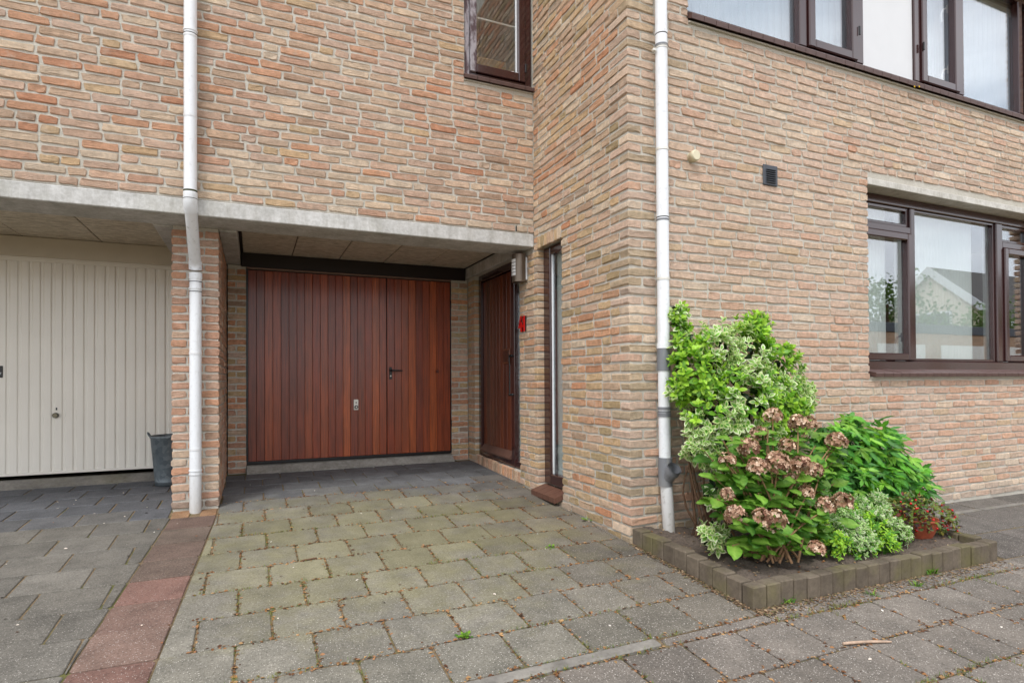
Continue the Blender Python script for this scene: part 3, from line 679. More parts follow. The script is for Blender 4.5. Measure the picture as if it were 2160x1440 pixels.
# ------------------------------------------------------------------ small things on the facade
v0 = atY(1623, 371, YF)
ve = empty('air_vent', (v0[0], YF-.01, v0[2]), 'small dark grey louvred air vent on the street facade', 'vent')
bx('vent_frame', (v0[0]-.072, YF-.012, v0[2]-.075), (v0[0]+.072, YF-.0022, v0[2]+.075), M_VENT, ve, .004)
for i in range(7):
    z_ = v0[2]-.05+i*.0155
    MB().prism([(0, 0), (-.012, -.004), (-.012, -.0055), (0, -.009)], (v0[0]-.045, YF-.0122, z_), (0, 1, 0), (0, 0, 1), (.09, 0, 0)).obj('louvre', M_VENT, ve)
k0 = atY(1458, 330, YF-.06); kb = atY(1452, 332, YF)
MB().lathe([(0, 0)], (0, 0, 0))
tag(MB().tube([(kb[0]+.022, YF+.01, kb[2]), (kb[0]+.022, YF-.03, kb[2]), (kb[0]+.022, YF-.031, kb[2]), (kb[0]+.022, YF-.052, kb[2]), (kb[0]+.022, YF-.058, kb[2])], [.034, .034, .037, .037, .031], 26).obj('flue_cap', M_CREAMP), 'round cream plastic pipe end sticking out of the street facade', 'pipe end')

# ------------------------------------------------------------------ windows
def frame_rect(x0, x1, z0, z1, y, t, d, mat, parent, name='frame', bev=.005, tb=None):
    """four rails round a rectangle in an XZ plane; d is the depth towards the street"""
    tb = tb or t; mb = MB()
    mb.box((x0, y-d, z0), (x0+t, y+.02, z1), bev); mb.box((x1-t, y-d, z0), (x1, y+.02, z1), bev)
    mb.box((x0+t, y-d+.001, z0), (x1-t, y+.02, z0+tb), bev); mb.box((x0+t, y-d+.001, z1-t), (x1-t, y+.02, z1), bev)
    return mb.obj(name, mat, parent)
def pane(x0, x1, z0, z1, y, parent): return MB().box((x0, y, z0), (x1, y+.006, z1)).obj('pane', M_GLASS, parent)
def hinge(x, y, z, parent): return bx('hinge', (x-.008, y-.014, z), (x+.008, y-.001, z+.075), M_BLACK, parent, .003)
def handle(x, z, y, parent, mat):
    return MB().box((x-.012, y, z-.04), (x+.012, y+.012, z+.04), .004).tube([(x, y+.014, z+.015), (x-.03, y+.03, z+.0), (x-.05, y+.034, z-.05), (x-.052, y+.03, z-.12)], [.009, .009, .008, .007], 10).obj('handle', mat, parent)
def slats(x0, x1, z0, z1, y, w, gap, ang, parent, mat):
    me = None; x = x0+w*.3
    while x < x1-.02:
        if me is None:
            q = w*.16; pts = [(-w/2, 0), (-w/4, -q*.75), (0, -q), (w/4, -q*.75), (w/2, 0), (w/2, .001), (w/4, -q*.75+.001), (0, -q+.001), (-w/4, -q*.75+.001), (-w/2, .001)]
            me = MB().prism(pts, (0, 0, 0), (1, 0, 0), (0, 1, 0), (0, 0, z1-z0)).mesh('slat', mat)
        o = bpy.data.objects.new('slat', me)
        place(o, parent, Matrix.Translation((x, y, z0))@Matrix.Rotation(ang+rng.normal(0, .02), 4, 'Z')); x += gap
def sill_tiles(x0, x1, yb, yf, zb, zf, th, n, parent):
    w = (x1-x0)/n
    for i in range(n):
        a = x0+i*w+.0022; b = a+w-.0044; j = rng.normal(0, .0008)
        MB().add([(a, yb, zb+j), (b, yb, zb+j), (b, yf+.006, zf+j), (a, yf+.006, zf+j), (a, yf, zf-.008+j), (b, yf, zf-.008+j), (b, yf+.004, zf-th+j), (a, yf+.004, zf-th+j), (a, yb, zb-th+j), (b, yb, zb-th+j)],
                 [(0, 3, 2, 1)[::-1], (3, 4, 5, 2), (4, 7, 6, 5), (7, 8, 9, 6), (0, 8, 7, 4, 3), (1, 2, 5, 6, 9)]).obj('sill_tile', M_SILL, parent)
    bx('sill_bed', (x0+.004, yf+.03, min(zb, zf)-th-.012), (x1-.004, yb-.002, min(zb, zf)-th-.001), M_MORTAR, parent)

# upper window strip ------------------------------------------------------------------------
uw = empty('window_strip', (4.9, YW, 3.46), 'upper window strip with white blinds and a white panel on the street facade', 'window')
zt = UZ1; zb_ = 3.545
frame_rect(UX0, UX1, zb_-.03, zt, YW, .07, .05, M_FRAME, uw, 'frame', .006, .07)
for a, b in ((3.97, 4.055), (4.63, 4.72), (5.395, 5.475), (6.03, 6.12), (7.03, 7.10)): bx('mullion', (a, YW-.049, zb_+.0405), (b, YW+.02, zt-.0705), M_FRAME, uw, .006)
pane(UX0+.07, 3.97, zb_+.04, zt-.07, YW, uw); pane(6.12, 7.03, zb_+.04, zt-.07, YW, uw)
for (a, b, hx, side) in ((4.057, 4.628, 4.62, 1), (5.477, 6.028, 5.49, -1)):
    ca = frame_rect(a, b, zb_+.042, zt-.072, YW-.02, .072, .05, M_FRAME, uw, 'casement', .008)
    pane(a+.072, b-.072, zb_+.114, zt-.144, YW-.018, ca); hinge(hx+.012*side, YW-.0695, 3.80 if side > 0 else 3.86, ca)
    handle(b-.05 if side < 0 else a+.05, 3.83, YW+.002, ca, M_OPAL); handle(b-.05 if side < 0 else a+.05, 4.40, YW+.002, ca, M_OPAL)
bx('white_panel', (4.722, YW-.03, zb_+.041), (5.393, YW-.01, zt-.071), M_WHITE, uw, .003)
sill_tiles(UX0-.004, UX1, YW-.05, YF-.045, zb_-.012, 3.44, .04, 42, uw)
for px, py in ((1929, 183), (1939, 183)):
    p = atY(px, py, YF-.046); MB().tube([(p[0], YF-.0475, p[2]), (p[0], YF-.0455, p[2])], .008, 9).obj('lichen_spot', mat_plain('lichen', L(200, 160, 20), .9), uw)
b1 = empty('vertical_blind', (4.9, YW+.12, 3.5), 'white vertical blind hanging behind the upper window strip', 'blind')
bx('head_rail', (UX0+.05, YW+.09, 4.70), (UX1-.05, YW+.13, 4.74), M_BLIND, b1)
slats(UX0+.05, UX1-.06, 3.56, 4.70, YW+.12, .089, .079, -.12, b1, M_BLINDU)

# lower window ------------------------------------------------------------------------------
lw = empty('window', (5.9, YW, 1.0), 'brown framed three-part window with white blind above the planter side path', 'window')
fz0, fz1 = 1.035, LZ1-.002
frame_rect(LX0, LX1, fz0, fz1, YW, .075, .05, M_FRAME, lw, 'frame', .006, .055)
bx('bottom_board', (LX0+.001, YW-.062, fz0-.025), (LX1-.001, YW-.051, fz0+.05), M_FRAME, lw, .004)
for a, b in ((5.305, 5.365), (6.60, 6.70)): bx('mullion', (a, YW-.052, fz0+.0555), (b, YW+.02, fz1-.0755), M_FRAME, lw, .008)
for a, b in ((LX0+.0755, 5.3045), (6.7005, LX1-.0755)): bx('transom', (a, YW-.05, 2.205), (b, YW+.02, 2.265), M_FRAME, lw, .006)
frame_rect(5.3655, 6.5995, fz0+.056, fz1-.076, YW-.004, .022, .026, M_FRAME, lw, 'glazing_bead', .004); pane(5.387, 6.578, fz0+.078, fz1-.098, YW, lw)
for a, b in ((LX0+.076, 5.304), (6.701, LX1-.076)):
    frame_rect(a, b, 2.266, fz1-.076, YW-.004, .028, .026, M_FRAME, lw, 'glazing_bead', .004); pane(a+.028, b-.028, 2.294, fz1-.104, YW, lw)
    ca = frame_rect(a+.002, b-.002, fz0+.058, 2.203, YW-.022, .062, .05, M_FRAME, lw, 'casement', .009); pane(a+.064, b-.064, fz0+.12, 2.141, YW-.02, ca)
    hx_ = b-.045 if a < 5 else a+.045
    handle(hx_, 1.30, YW+.002, ca, M_PVCG)
sill_tiles(LX0+.012, LX1, YW-.053, YF-.05, 1.018, .987, .035, 26, lw)
bx('lintel', (LX0+.001, YF-.004, LZ1), (LX1+.15, YF+.2, LZ1+.054), M_LINTEL, lw, .004)
b2 = empty('vertical_blind', (5.9, YW+.12, 1.05), 'pale narrow-slat vertical blind hanging behind the lower window', 'blind')
bx('head_rail', (LX0+.05, YW+.09, 2.44), (LX1-.05, YW+.13, 2.47), M_BLIND, b2)
slats(LX0+.08, 5.22, 1.08, 2.44, YW+.12, .06, .047, -.3, b2, M_BLIND); slats(5.36, 6.50, 1.08, 2.44, YW+.12, .06, .047, -.3, b2, M_BLIND); slats(6.72, 7.1, 1.08, 2.44, YW+.12, .06, .047, -.3, b2, M_BLIND)
# rooms behind the glazing
def room(x0, x1, y0, y1, z0, z1, open_axis='y'):
    mb = MB()
    mb.add([(x0,y0,z0),(x1,y0,z0),(x1,y1,z0),(x0,y1,z0),(x0,y0,z1),(x1,y0,z1),(x1,y1,z1),(x0,y1,z1)],
           [(0,1,2,3),(4,7,6,5),(1,5,6,2),(2,6,7,3),(0,3,7,4)] if open_axis == 'y' else [(0,1,2,3),(4,7,6,5),(0,4,5,1),(1,5,6,2),(2,6,7,3)])
    return mb
tag(room(XS+.35, 9.4, YF+.33, 7.6, 2.75, 5.65).obj('upper_room', M_ROOM), kind='structure')
tag(room(3.3, 9.4, YF+.33, 7.6, -.1, 2.7).obj('lower_room', M_ROOM), kind='structure')
tag(room(-6, XS+.28, YB+.21, 8, 2.45, 5.65).obj('room_over_garage', mat_plain('dim_room', L(92, 84, 74), .9, .05)), kind='structure')
tag(room(XS+.31, 3.25, 4.0, 6.4, -.1, 2.4, 'x').obj('hall', M_ROOM), kind='structure')

tag(room(-3.4, PL-.05, YG+.062, 9, -.1, 2.4).obj('neighbour_interior', M_DARK), kind='structure')
tag(room(PL+.02, XS+.29, YG+.062, 9, -.1, 2.4).obj('interior', M_DARK), kind='structure')

# upper left window -------------------------------------------------------------------------
ww = empty('window', (1.9, YB, 3.5), 'small brown window with flaking grey paint above the wooden garage', 'window')
wy = YB+.05; X0, X1, Z0, Z1 = 1.612, 2.228, 3.485, 4.78
bx('frame', (X0, wy-.03, Z0), (X0+.045, wy+.06, Z1), M_WORN, ww, .004); bx('frame', (X1-.06, wy-.03, Z0), (X1, wy+.06, Z1), M_FRAME, ww, .004)
bx('frame', (X0+.0455, wy-.029, Z0), (X1-.0605, wy+.06, Z0+.03), M_FRAME, ww, .004); bx('frame', (X0+.0455, wy-.029, Z1-.05), (X1-.0605, wy+.06, Z1), M_FRAME, ww, .004)
ca = bx('casement_stile', (X0+.048, wy-.05, Z0+.034), (X0+.105, wy+.03, Z1-.055), M_WORN, ww, .005); bx('casement_stile', (X1-.125, wy-.05, Z0+.034), (X1-.064, wy+.03, Z1-.055), M_FRAME, ww, .005)
bx('casement_rail', (X0+.1055, wy-.049, Z0+.034), (X1-.1255, wy+.03, Z0+.105), M_FRAME, ww, .005); bx('casement_rail', (X0+.1055, wy-.049, Z1-.115), (X1-.1255, wy+.03, Z1-.055), M_FRAME, ww, .005)
MB().box((X0+.1055, wy-.006, Z0+.1055), (X1-.1255, wy, Z1-.1155)).obj('pane', M_GLASS, ww)
bx('glazing_bar', (X0+.106, wy+.004, 4.005), (X1-.126, wy+.012, 4.02), M_ALU, ww, .002)
bx('white_bead', (X1-.14, wy-.0125, Z0+.106), (X1-.126, wy-.007, Z1-.116), M_PVC, ww, .001)
hinge(X1-.062, wy-.05, 3.60, ww)
sill_tiles(1.596, XS+.02, wy-.031, YB-.04, 3.482, 3.468, .032, 6, ww)
ob = bx('wooden_shelf', (1.85, YB+.5, 3.0), (2.2, YB+.55, 3.95), mat_plain('pine_shelf', L(176, 140, 92), .6), None, .005); tag(ob, 'pale wooden board standing inside behind the small upper window', 'board')

# ------------------------------------------------------------------ front door and tall side window (face -X)
def xbx(name, y0, y1, z0, z1, x0, x1, mat, parent, bev=.004, color=None): return bx(name, (x0, y0, z0), (x1, y1, z1), mat, parent, bev, color)
fd = empty('front_door', (XD, 5.5, .11), 'dark brown wooden plank front door with letterbox under the carport', 'door')
DZ0, DZ1 = .11, 2.082
xbx('frame', 6.035, DY1-.002, DZ0, DZ1, XD-.03, XD+.06, M_FRAME, fd); xbx('frame', DY0+.002, DY0+.05, DZ0, DZ1, XD-.03, XD+.06, M_FRAME, fd)
xbx('frame', 5.125, 5.20, DZ0, DZ1-.07, XD-.035, XD+.06, M_FRAME, fd); xbx('frame', DY0+.0505, 6.0345, DZ0, DZ0+.06, XD-.029, XD+.06, M_FRAME, fd); xbx('frame', DY0+.0505, 6.0345, DZ1-.068, DZ1, XD-.029, XD+.06, M_FRAME, fd)
leafc = [L(84, 40, 26), L(94, 46, 28), L(76, 36, 25), L(100, 50, 30), L(88, 42, 25)]
ny = 9; wy_ = (6.03-5.205)/ny
for i in range(ny): xbx('plank', 5.205+i*wy_+.001, 5.205+(i+1)*wy_-.001, DZ0+.07, DZ1-.075, XD+.0+.004*rng.random()*.3, XD+.04, M_DOOR, fd, .003, leafc[i % 5])
MB().add([(XD-.001, 5.215, .25), (XD-.001, 6.02, .25), (XD-.05, 6.02, .19), (XD-.05, 5.215, .19), (XD-.05, 5.215, .175), (XD-.05, 6.02, .175), (XD-.001, 6.02, .175), (XD-.001, 5.215, .175)],
         [(0, 1, 2, 3), (3, 2, 5, 4), (4, 5, 6, 7), (0, 3, 4, 7), (1, 6, 5, 2)]).obj('weather_bar', mat_plain('worn_board', L(92, 66, 56), .5, .2, 15), fd)
lb = xbx('letterbox', 5.285, 5.455, 1.10, 1.25, XD-.014, XD-.0005, mat_plain('letterbox_wood', L(112, 66, 44), .4), fd, .006)
xbx('letterbox_flap', 5.305, 5.435, 1.12, 1.232, XD-.02, XD-.0145, mat_plain('letterbox_flap', L(70, 38, 28), .35), lb, .004)
MB().box((XD+.005, DY0+.051, DZ0+.061), (XD+.011, 5.124, DZ1-.069)).obj('side_light', M_GLASS, fd)
xbx('side_curtain', DY0+.055, 5.12, DZ0+.065, DZ1-.072, XD+.014, XD+.018, M_BLIND, fd, 0)
MB().tube([(XD-.075, 5.15, .80), (XD-.075, 5.15, 1.18)], .0075, 12).obj('pull_bar', M_BLACK, fd)
for z_ in (.80, 1.17): MB().tube([(XD-.034, 5.15, z_), (XD-.085, 5.15, z_)], .012, 12).obj('pull_bar_mount', M_BLACK, fd)

tw = empty('window', (XD, 4.32, .06), 'tall narrow brown framed window beside the front door', 'window')
NZ0, NZ1 = .06, 2.063
xbx('frame', NY1-.12, NY1-.002, NZ0, NZ1, XD-.02, XD+.05, M_FRAME, tw, .006); xbx('frame', NY0+.002, NY0+.06, NZ0, NZ1, XD-.02, XD+.05, M_FRAME, tw, .006)
xbx('frame', NY0+.0605, NY1-.1205, NZ0, NZ0+.09, XD-.024, XD+.05, M_FRAME, tw, .008); xbx('frame', NY0+.0605, NY1-.1205, NZ1-.065, NZ1, XD-.019, XD+.05, M_FRAME, tw, .006)
xbx('white_bead', NY1-.132, NY1-.121, NZ0+.091, NZ1-.066, XD-.004, XD+.012, M_PVC, tw, .002)
MB().box((XD+.005, NY0+.061, NZ0+.091), (XD+.011, NY1-.133, NZ1-.066)).obj('pane', M_GLASS, tw)
tcur = xbx('curtain', NY0-.02, NY1-.06, .10, 2.03, XD+.055, XD+.06, mat_plain('pale_curtain', L(226, 232, 226), .9, .03), None, 0); tag(tcur, 'pale curtain hanging behind the tall narrow side window', 'curtain')
for i in range(4):
    a = NY0+.004+i*.107; MB().add([(XD-.021, a, .052), (XD-.021, a+.103, .052), (XS-.075, a+.103, .012), (XS-.075, a, .012), (XS-.073, a, -.03), (XS-.073, a+.103, -.03), (XD-.021, a+.103, .012), (XD-.021, a, .012)],
        [(0, 1, 2, 3), (3, 2, 5, 4), (4, 5, 6, 7), (0, 3, 4, 7), (1, 6, 5, 2)]).obj('sill_tile', mat_plain('brown_sill', L(96, 66, 54), .45, .2, 20) if i == 0 else bpy.data.materials['brown_sill'], tw)

# wall lamp
la = empty('wall_lamp', (XS, 4.79, 1.94), 'steel wall lamp with white slotted front above the house number', 'lamp')
ly0, ly1, lz0, lz1 = 4.725, 4.865, 1.815, 2.06
bx('back_plate', (XS-.022, ly0-.004, lz0+.015), (XS-.006, ly1+.004, lz1-.03), M_WHITE, la, .003)
poly = [(0, .07), (.03, .07)]+[(.03+.068*math.sin(a), .07*math.cos(a)) for a in np.linspace(.15, math.pi-.15, 14)]+[(.03, -.07), (0, -.07)]
MB().prism(poly, (XS-.0225, (ly0+ly1)/2, lz0), (-1, 0, 0), (0, 1, 0), (0, 0, lz1-lz0)).obj('lamp_body', M_STEEL, la)
poly = [(.03+.070*math.sin(a), .072*math.cos(a)) for a in np.linspace(.7, 2.2, 12)]+[(.03+.060*math.sin(a), .06*math.cos(a)) for a in np.linspace(2.2, .7, 12)]
MB().prism(poly, (XS-.0225, (ly0+ly1)/2, lz0+.055), (-1, 0, 0), (0, 1, 0), (0, 0, .145)).obj('diffuser', M_OPAL, la)
for i in range(4):
    poly = [(.03+.0725*math.sin(a), .0745*math.cos(a)) for a in np.linspace(.65, 2.22, 12)]+[(.03+.066*math.sin(a), .066*math.cos(a)) for a in np.linspace(2.22, .65, 12)]
    MB().prism(poly, (XS-.0225, (ly0+ly1)/2, lz0+.08+i*.029), (-1, 0, 0), (0, 1, 0), (0, 0, .004)).obj('bar', M_BLACK, la)
# house number 41 (read from the drive: the 4 on the far side)
hn = empty('house_number', (XS, 4.81, 1.44), 'red house number 41 on the brick beside the tall window', 'house number')
def digit(polys, y_left, z0, hgt, wdt, name):
    for m_, x0, x1, k in ((M_BLACK, XS-.004, XS-.017, 1.0), (M_RED, XS-.0172, XS-.027, .99)):
        mb = MB()
        for q in polys: mb.prism([(a*wdt, b*hgt) for a, b in q], (x0, y_left, z0), (0, -1, 0), (0, 0, 1), (x1-x0, 0, 0))
        mb.obj(name if m_ is M_RED else name+'_edge', m_, hn)
digit([[(0, .25), (.1, .42), (.55, 1), (.78, 1), (.25, .42), (.25, .25)], [(.2505, .25), (1, .25), (1, .42), (.2505, .42)], [(.55, 0), (.8, 0), (.8, .2495), (.55, .2495)], [(.55, .4205), (.8, .4205), (.8, .62), (.55, .62)]], 4.885, 1.375, .14, .085, 'numeral_four')
digit([[(.3, 0), (.7, 0), (.7, 1), (.45, 1), (0, .78), (0, .62), (.3, .74)]], 4.795, 1.375, .14, .055, 'numeral_one')

# ------------------------------------------------------------------ ground and paving
def ground_sheet():
    xs = [-80, -20, -8, -4, -2, 0, 1, 2.24, 3, 4, 5, 6.5, 8, 10.2, 20, 90]; ys = [-90, -30, -8, -2, 0, .8, 1.6, 2.4, 3.19, 4, 4.94, 5.6, 6.3, 7]
    v = [(x, y, zg(x, y)-.0075) for y in ys for x in xs]; n = len(xs)
    f = [(j*n+i, j*n+i+1, (j+1)*n+i+1, (j+1)*n+i) for j in range(len(ys)-1) for i in range(n-1)]
    return tag(MB().add(v, f).obj('ground', M_GROUND), kind='structure')
ground_sheet()
def clip(poly, a, b, c):
    """keep a*x+b*y<=c"""
    out = []; n = len(poly)
    for i in range(n):
        p, q = poly[i], poly[(i+1) % n]; dp, dq = a*p[0]+b*p[1]-c, a*q[0]+b*q[1]-c
        if dp <= 0: out.append(p)
        if dp*dq < 0: t = dp/(dp-dq); out.append((p[0]+(q[0]-p[0])*t, p[1]+(q[1]-p[1])*t))
    return out
def poly_area(p): return abs(sum(p[i][0]*p[(i+1) % len(p)][1]-p[(i+1) % len(p)][0]*p[i][1] for i in range(len(p))))/2
def inset(poly, d):
    cx = sum(p[0] for p in poly)/len(poly); cy = sum(p[1] for p in poly)/len(poly); out = []
    n = len(poly)
    for i in range(n):
        p0, p, p1 = np.array(poly[i-1]), np.array(poly[i]), np.array(poly[(i+1) % n])
        e0 = (p-p0)/(np.linalg.norm(p-p0)+1e-9); e1 = (p1-p)/(np.linalg.norm(p1-p)+1e-9)
        n0, n1 = np.array([-e0[1], e0[0]]), np.array([-e1[1], e1[0]]); b = n0+n1; l = b@b
        out.append(tuple(p+b*(2*d/l if l > .3 else d)))
    return out
def slab(name, poly, mat, parent, color, dz=0., joint=.0035, ch=.0035, tilt=.0012, depth=.04):
    if len(poly) < 3 or poly_area(poly) < .0025: return None
    poly = inset(poly, joint+abs(rng.normal(0, .0012)))
    r_ = []                                                     # worn, slightly rounded corners
    n = len(poly)
    for i in range(n):
        p0, p, p1 = np.array(poly[i-1]), np.array(poly[i]), np.array(poly[(i+1) % n]); q = .008+.006*rng.random()
        r_ += [tuple(p+(p0-p)/np.linalg.norm(p0-p)*min(q, np.linalg.norm(p0-p)*.3)), tuple(p+(p1-p)/np.linalg.norm(p1-p)*min(q, np.linalg.norm(p1-p)*.3))]
    poly = r_; top = inset(poly, ch); a, b, c = rng.normal(0, tilt), rng.normal(0, tilt), abs(rng.normal(0, .0012))
    cx = sum(p[0] for p in poly)/len(poly); cy = sum(p[1] for p in poly)/len(poly)
    z = lambda p: zg(*p)+dz+c+a*(p[0]-cx)*4+b*(p[1]-cy)*4
    n = len(poly); v = [(x, y, z((x, y))-depth) for x, y in poly]+[(x, y, z((x, y))-.0035) for x, y in poly]+[(x, y, z((x, y))) for x, y in top]
    f = [(i, (i+1) % n, n+(i+1) % n, n+i) for i in range(n)]+[(n+i, n+(i+1) % n, 2*n+(i+1) % n, 2*n+i) for i in range(n)]+[tuple(range(2*n, 3*n))]
    return MB().add(v, f).obj(name, mat, parent, color)
def rect(x0, x1, y0, y1): return [(x0, y0), (x1, y0), (x1, y1), (x0, y1)]
SR = lambda y: -.238-.053*(4.75-y); SL = lambda y: -.53-.055*(4.75-y)     # edges of the red strip
R0, RP = 2.12, .2945
def shade(c, s=.09):
    f = 1+rng.normal(0, s); return tuple(max(.01, min(.9, q*f)) for q in c[:3])+(1,)
def root_sheet(name, poly, dz):
    m = MB(); v = [(x, y, zg(x, y)+dz) for x, y in poly]; return tag(m.add(v, [tuple(range(len(v)))]).obj(name, M_GROUND), kind='structure')
dr = root_sheet('driveway', [(SR(2.1), 2.12), (2.237, 2.12), (2.237, 3.19), (-.28, 3.19)], -.00525)
MB().add([(x, y, zg(x, y)-.00525) for x, y in ((-.28, 3.19), (2.237, 3.19), (2.237, 4.94), (-.238, 4.94))]+[(x, y, zg(x, y)-.00525) for x, y in ((-.238, 4.94), (2.237, 4.94), (2.237, 6.16), (-.238, 6.16))], [(0, 1, 2, 3), (4, 5, 6, 7)]).obj('joint_bed', M_GROUND, dr)
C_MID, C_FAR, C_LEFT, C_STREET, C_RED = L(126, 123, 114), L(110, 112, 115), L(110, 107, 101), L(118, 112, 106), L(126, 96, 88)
def mixc(a, b, t): return tuple(p*(1-t)+q*t for p, q in zip(a, b))
for j in range(14):
    y0 = R0+RP*j; y1 = min(y0+RP, YG-.115)
    if y1-y0 < .06: break
    x = -2.6+(.105 if j % 2 else .25)
    far = 0
    while x < 2.3:
        p = rect(x, x+.3035, y0, y1); k = .053
        p = clip(p, -1, k, .238+k*4.75) if y0 < 4.75 else clip(p, -1, 0, .238)
        if len(p) > 2: p = clip(p, 1, 0, 2.232)
        if len(p) > 2 and poly_area(p) > .004:
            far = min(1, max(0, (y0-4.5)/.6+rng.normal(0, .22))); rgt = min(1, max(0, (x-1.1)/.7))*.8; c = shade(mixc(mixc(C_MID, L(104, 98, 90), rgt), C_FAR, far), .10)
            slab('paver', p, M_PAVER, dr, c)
        x += .3035
st = root_sheet('red_paving_strip', [(SL(2.1), 2.12), (SR(2.1), 2.12), (SR(4.7), 4.72), (SL(4.7), 4.72)], -.00528)
reds = [.5, .1, .55, .45, .1, .8, .7, .9, .6]
for j in range(-1, 9):
    y0 = R0+RP*j; y1 = y0+RP
    if y1 > 4.74: y1 = 4.74
    slab('paver', [(SL(y0), y0), (SR(y0), y0), (SR(y1), y1), (SL(y1), y1)], M_PAVERP, st, shade(mixc(C_RED, L(110, 99, 90), reds[j % 9]), .06))
for a, b in ((PL+.002, PL+.125), (PL+.185, PR-.002)): slab('brick_paver', rect(a, b, 4.745, 4.93), M_PAVERP, st, shade(L(152, 120, 92), .05))
ld_ = root_sheet('neighbour_driveway', [(-3.3, 2.12), (SL(2.12), 2.12), (SL(3.19), 3.19), (-3.3, 3.19)], -.00526)
MB().add([(x, y, zg(x, y)-.00526) for x, y in ((-3.3, 3.19), (SL(3.19), 3.19), (SL(4.94), 4.94), (-3.3, 4.94))]+[(x, y, zg(x, y)-.00526) for x, y in ((-3.3, 4.94), (PL, 4.94), (PL, 6.16), (-3.3, 6.16))], [(0, 1, 2, 3), (4, 5, 6, 7)]).obj('joint_bed', M_GROUND, ld_)
for j in range(-1, 14):
    y0 = R0+RP*j; y1 = min(y0+RP, YG-.125)
    if y1-y0 < .06: break
    x = -3.3+(.08 if j % 2 else .22); 
    while x < -.4:
        p = rect(x, x+.3035, y0, y1); k = .055
        p = clip(p, 1, -k, -.53-k*4.75) if y0 < 4.75 else clip(p, 1, 0, PL-.004)
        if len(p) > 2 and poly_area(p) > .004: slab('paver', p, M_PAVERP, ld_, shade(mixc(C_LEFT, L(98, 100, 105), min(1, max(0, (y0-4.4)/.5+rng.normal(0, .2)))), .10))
        x += .3035
sr = root_sheet('street_paving', [(-2.6, -.5), (8, -.5), (8, 2.16), (-2.6, 2.16)], -.00524)
for j in range(8):
    y1 = 2.045-RP*j; y0 = y1-RP; x = -1.2+(0 if j % 2 else .15)
    while x < 7.0:
        slab('paver', rect(x, x+.3035, y0, y1), M_PAVERP, sr, shade(C_STREET, .07)); x += .3035
x = 1.62
while x < 4.7:
    e = x+(.3035 if x > 1.7 else .62); slab('paver', rect(x, e, 2.05, 2.115 if x < 2.2 else 2.17), M_PAVERP, sr, shade(C_STREET, .08)); x = e
for x0, x1 in ((-2.4, -1.42), (-1.41, -.43), (-.42, .56), (.57, 1.6)):
    e = slab('edging_stone', rect(x0, x1, 2.05, 2.117), M_EDGE, sr, (1, 1, 1, 1), .004, .003, .008)
sp = root_sheet('side_path', [(4.36, 2.05), (9, 2.05), (9, 3.19), (4.36, 3.19)], -.00522)
x = 4.37
while x < 8.6:
    slab('paver', rect(x, x+.6, 2.175, 2.55), M_PAVERP, sp, shade(L(104, 99, 95), .06)); slab('paver', rect(x-.3, x+.3, 2.555, 2.93) if x > 4.5 else rect(4.37, x+.3, 2.555, 2.93), M_PAVERP, sp, shade(L(100, 96, 92), .06))
    slab('paver', rect(x, x+.6, 2.985, 3.185), M_PAVERP, sp, shade(L(104, 100, 95), .06)); slab('edging_stone', rect(x, x+.6, 2.932, 2.983), M_EDGE, sp, (1, 1, 1, 1), .003, .002, .004); x += .605

# ------------------------------------------------------------------ planter of upright kerb blocks
KX0, KX1, KY = 2.243, 4.30, 2.178
pk = empty('planter_edging', (3.2, 2.2, -.18), 'low border of upright mossy concrete blocks round the flower bed', 'planter border')
def kerb(x0, x1, y0, y1, zt):
    c = (x0+x1)/2, (y0+y1)/2; z0 = zg(*c)-.03; j = rng.normal(0, .0035)
    MB().box((x0+.0022, y0+.0022, z0), (x1-.0022, y1-.0022, zg(*c)+zt+j), .006).obj('kerb_block', M_KERB, pk)
y = KY+.085
while y < YF-.02: e = min(y+.103, YF-.004); kerb(KX0+rng.normal(0, .002), KX0+.08, y, e, .104); y = e
x = KX0
while x < KX1-.02: e = min(x+.0936, KX1); kerb(x, e, KY+rng.normal(0, .0025), KY+.08, .108); x = e
y = KY+.086
while y < YF-.02: e = min(y+.103, YF-.004); kerb(KX1-.085, KX1+rng.normal(0, .002), y, e, .112); y = e
def soil_h(x, y): return zg(x, y)+.068+.018*math.sin(x*7+1)*math.cos(y*9)+.012*math.sin(x*23+y*17)
gx = np.linspace(KX0+.08, KX1-.08, 60); gy = np.linspace(KY+.08, YF+.01, 36)
MBs = MB(); MBs.add([(x, y, soil_h(x, y)+rng.normal(0, .004)) for y in gy for x in gx], [(j*60+i, j*60+i+1, (j+1)*60+i+1, (j+1)*60+i) for j in range(35) for i in range(59)], True)
tag(MBs.obj('soil', M_SOIL), kind='structure')

# ------------------------------------------------------------------ plants
def unit(a): a = np.asarray(a, float); return a/(np.linalg.norm(a)+1e-9)
def frame(p, d, up, s, sy=1., sz=1.):
    d = unit(d); n = np.asarray(up, float)-d*np.dot(up, d); n = unit(n); b = np.cross(n, d); m = np.eye(4)
    m[:3, 0] = d*s; m[:3, 1] = b*s*sy; m[:3, 2] = n*s*sz; m[:3, 3] = p; return m
def leaf_oval(wid=.5, inner=.6, fold=.12, droop=.15):
    """unit oval leaf along +x: outer ring, inner ring; returns verts, faces, inner flag"""
    st = [(.0, .04), (.18, .62), (.45, 1.0), (.75, .72), (1.0, .0)]; v = []
    for x, w in st: v.append((x, w*wid/2))
    for x, w in reversed(st[:-1]): v.append((x, -w*wid/2))
    outer = [(x, y, abs(y)*fold*2-droop*x*x) for x, y in v]; n = len(outer)
    inn = [(.44+(x-.44)*inner, y*inner, (abs(y*inner)*fold*2-droop*(.44+(x-.44)*inner)**2)) for x, y in v]
    f = [(i, (i+1) % n, n+(i+1) % n, n+i) for i in range(n)]+[tuple(range(n, 2*n))]
    return np.array(outer+inn), f, np.array([0]*n+[1]*n)
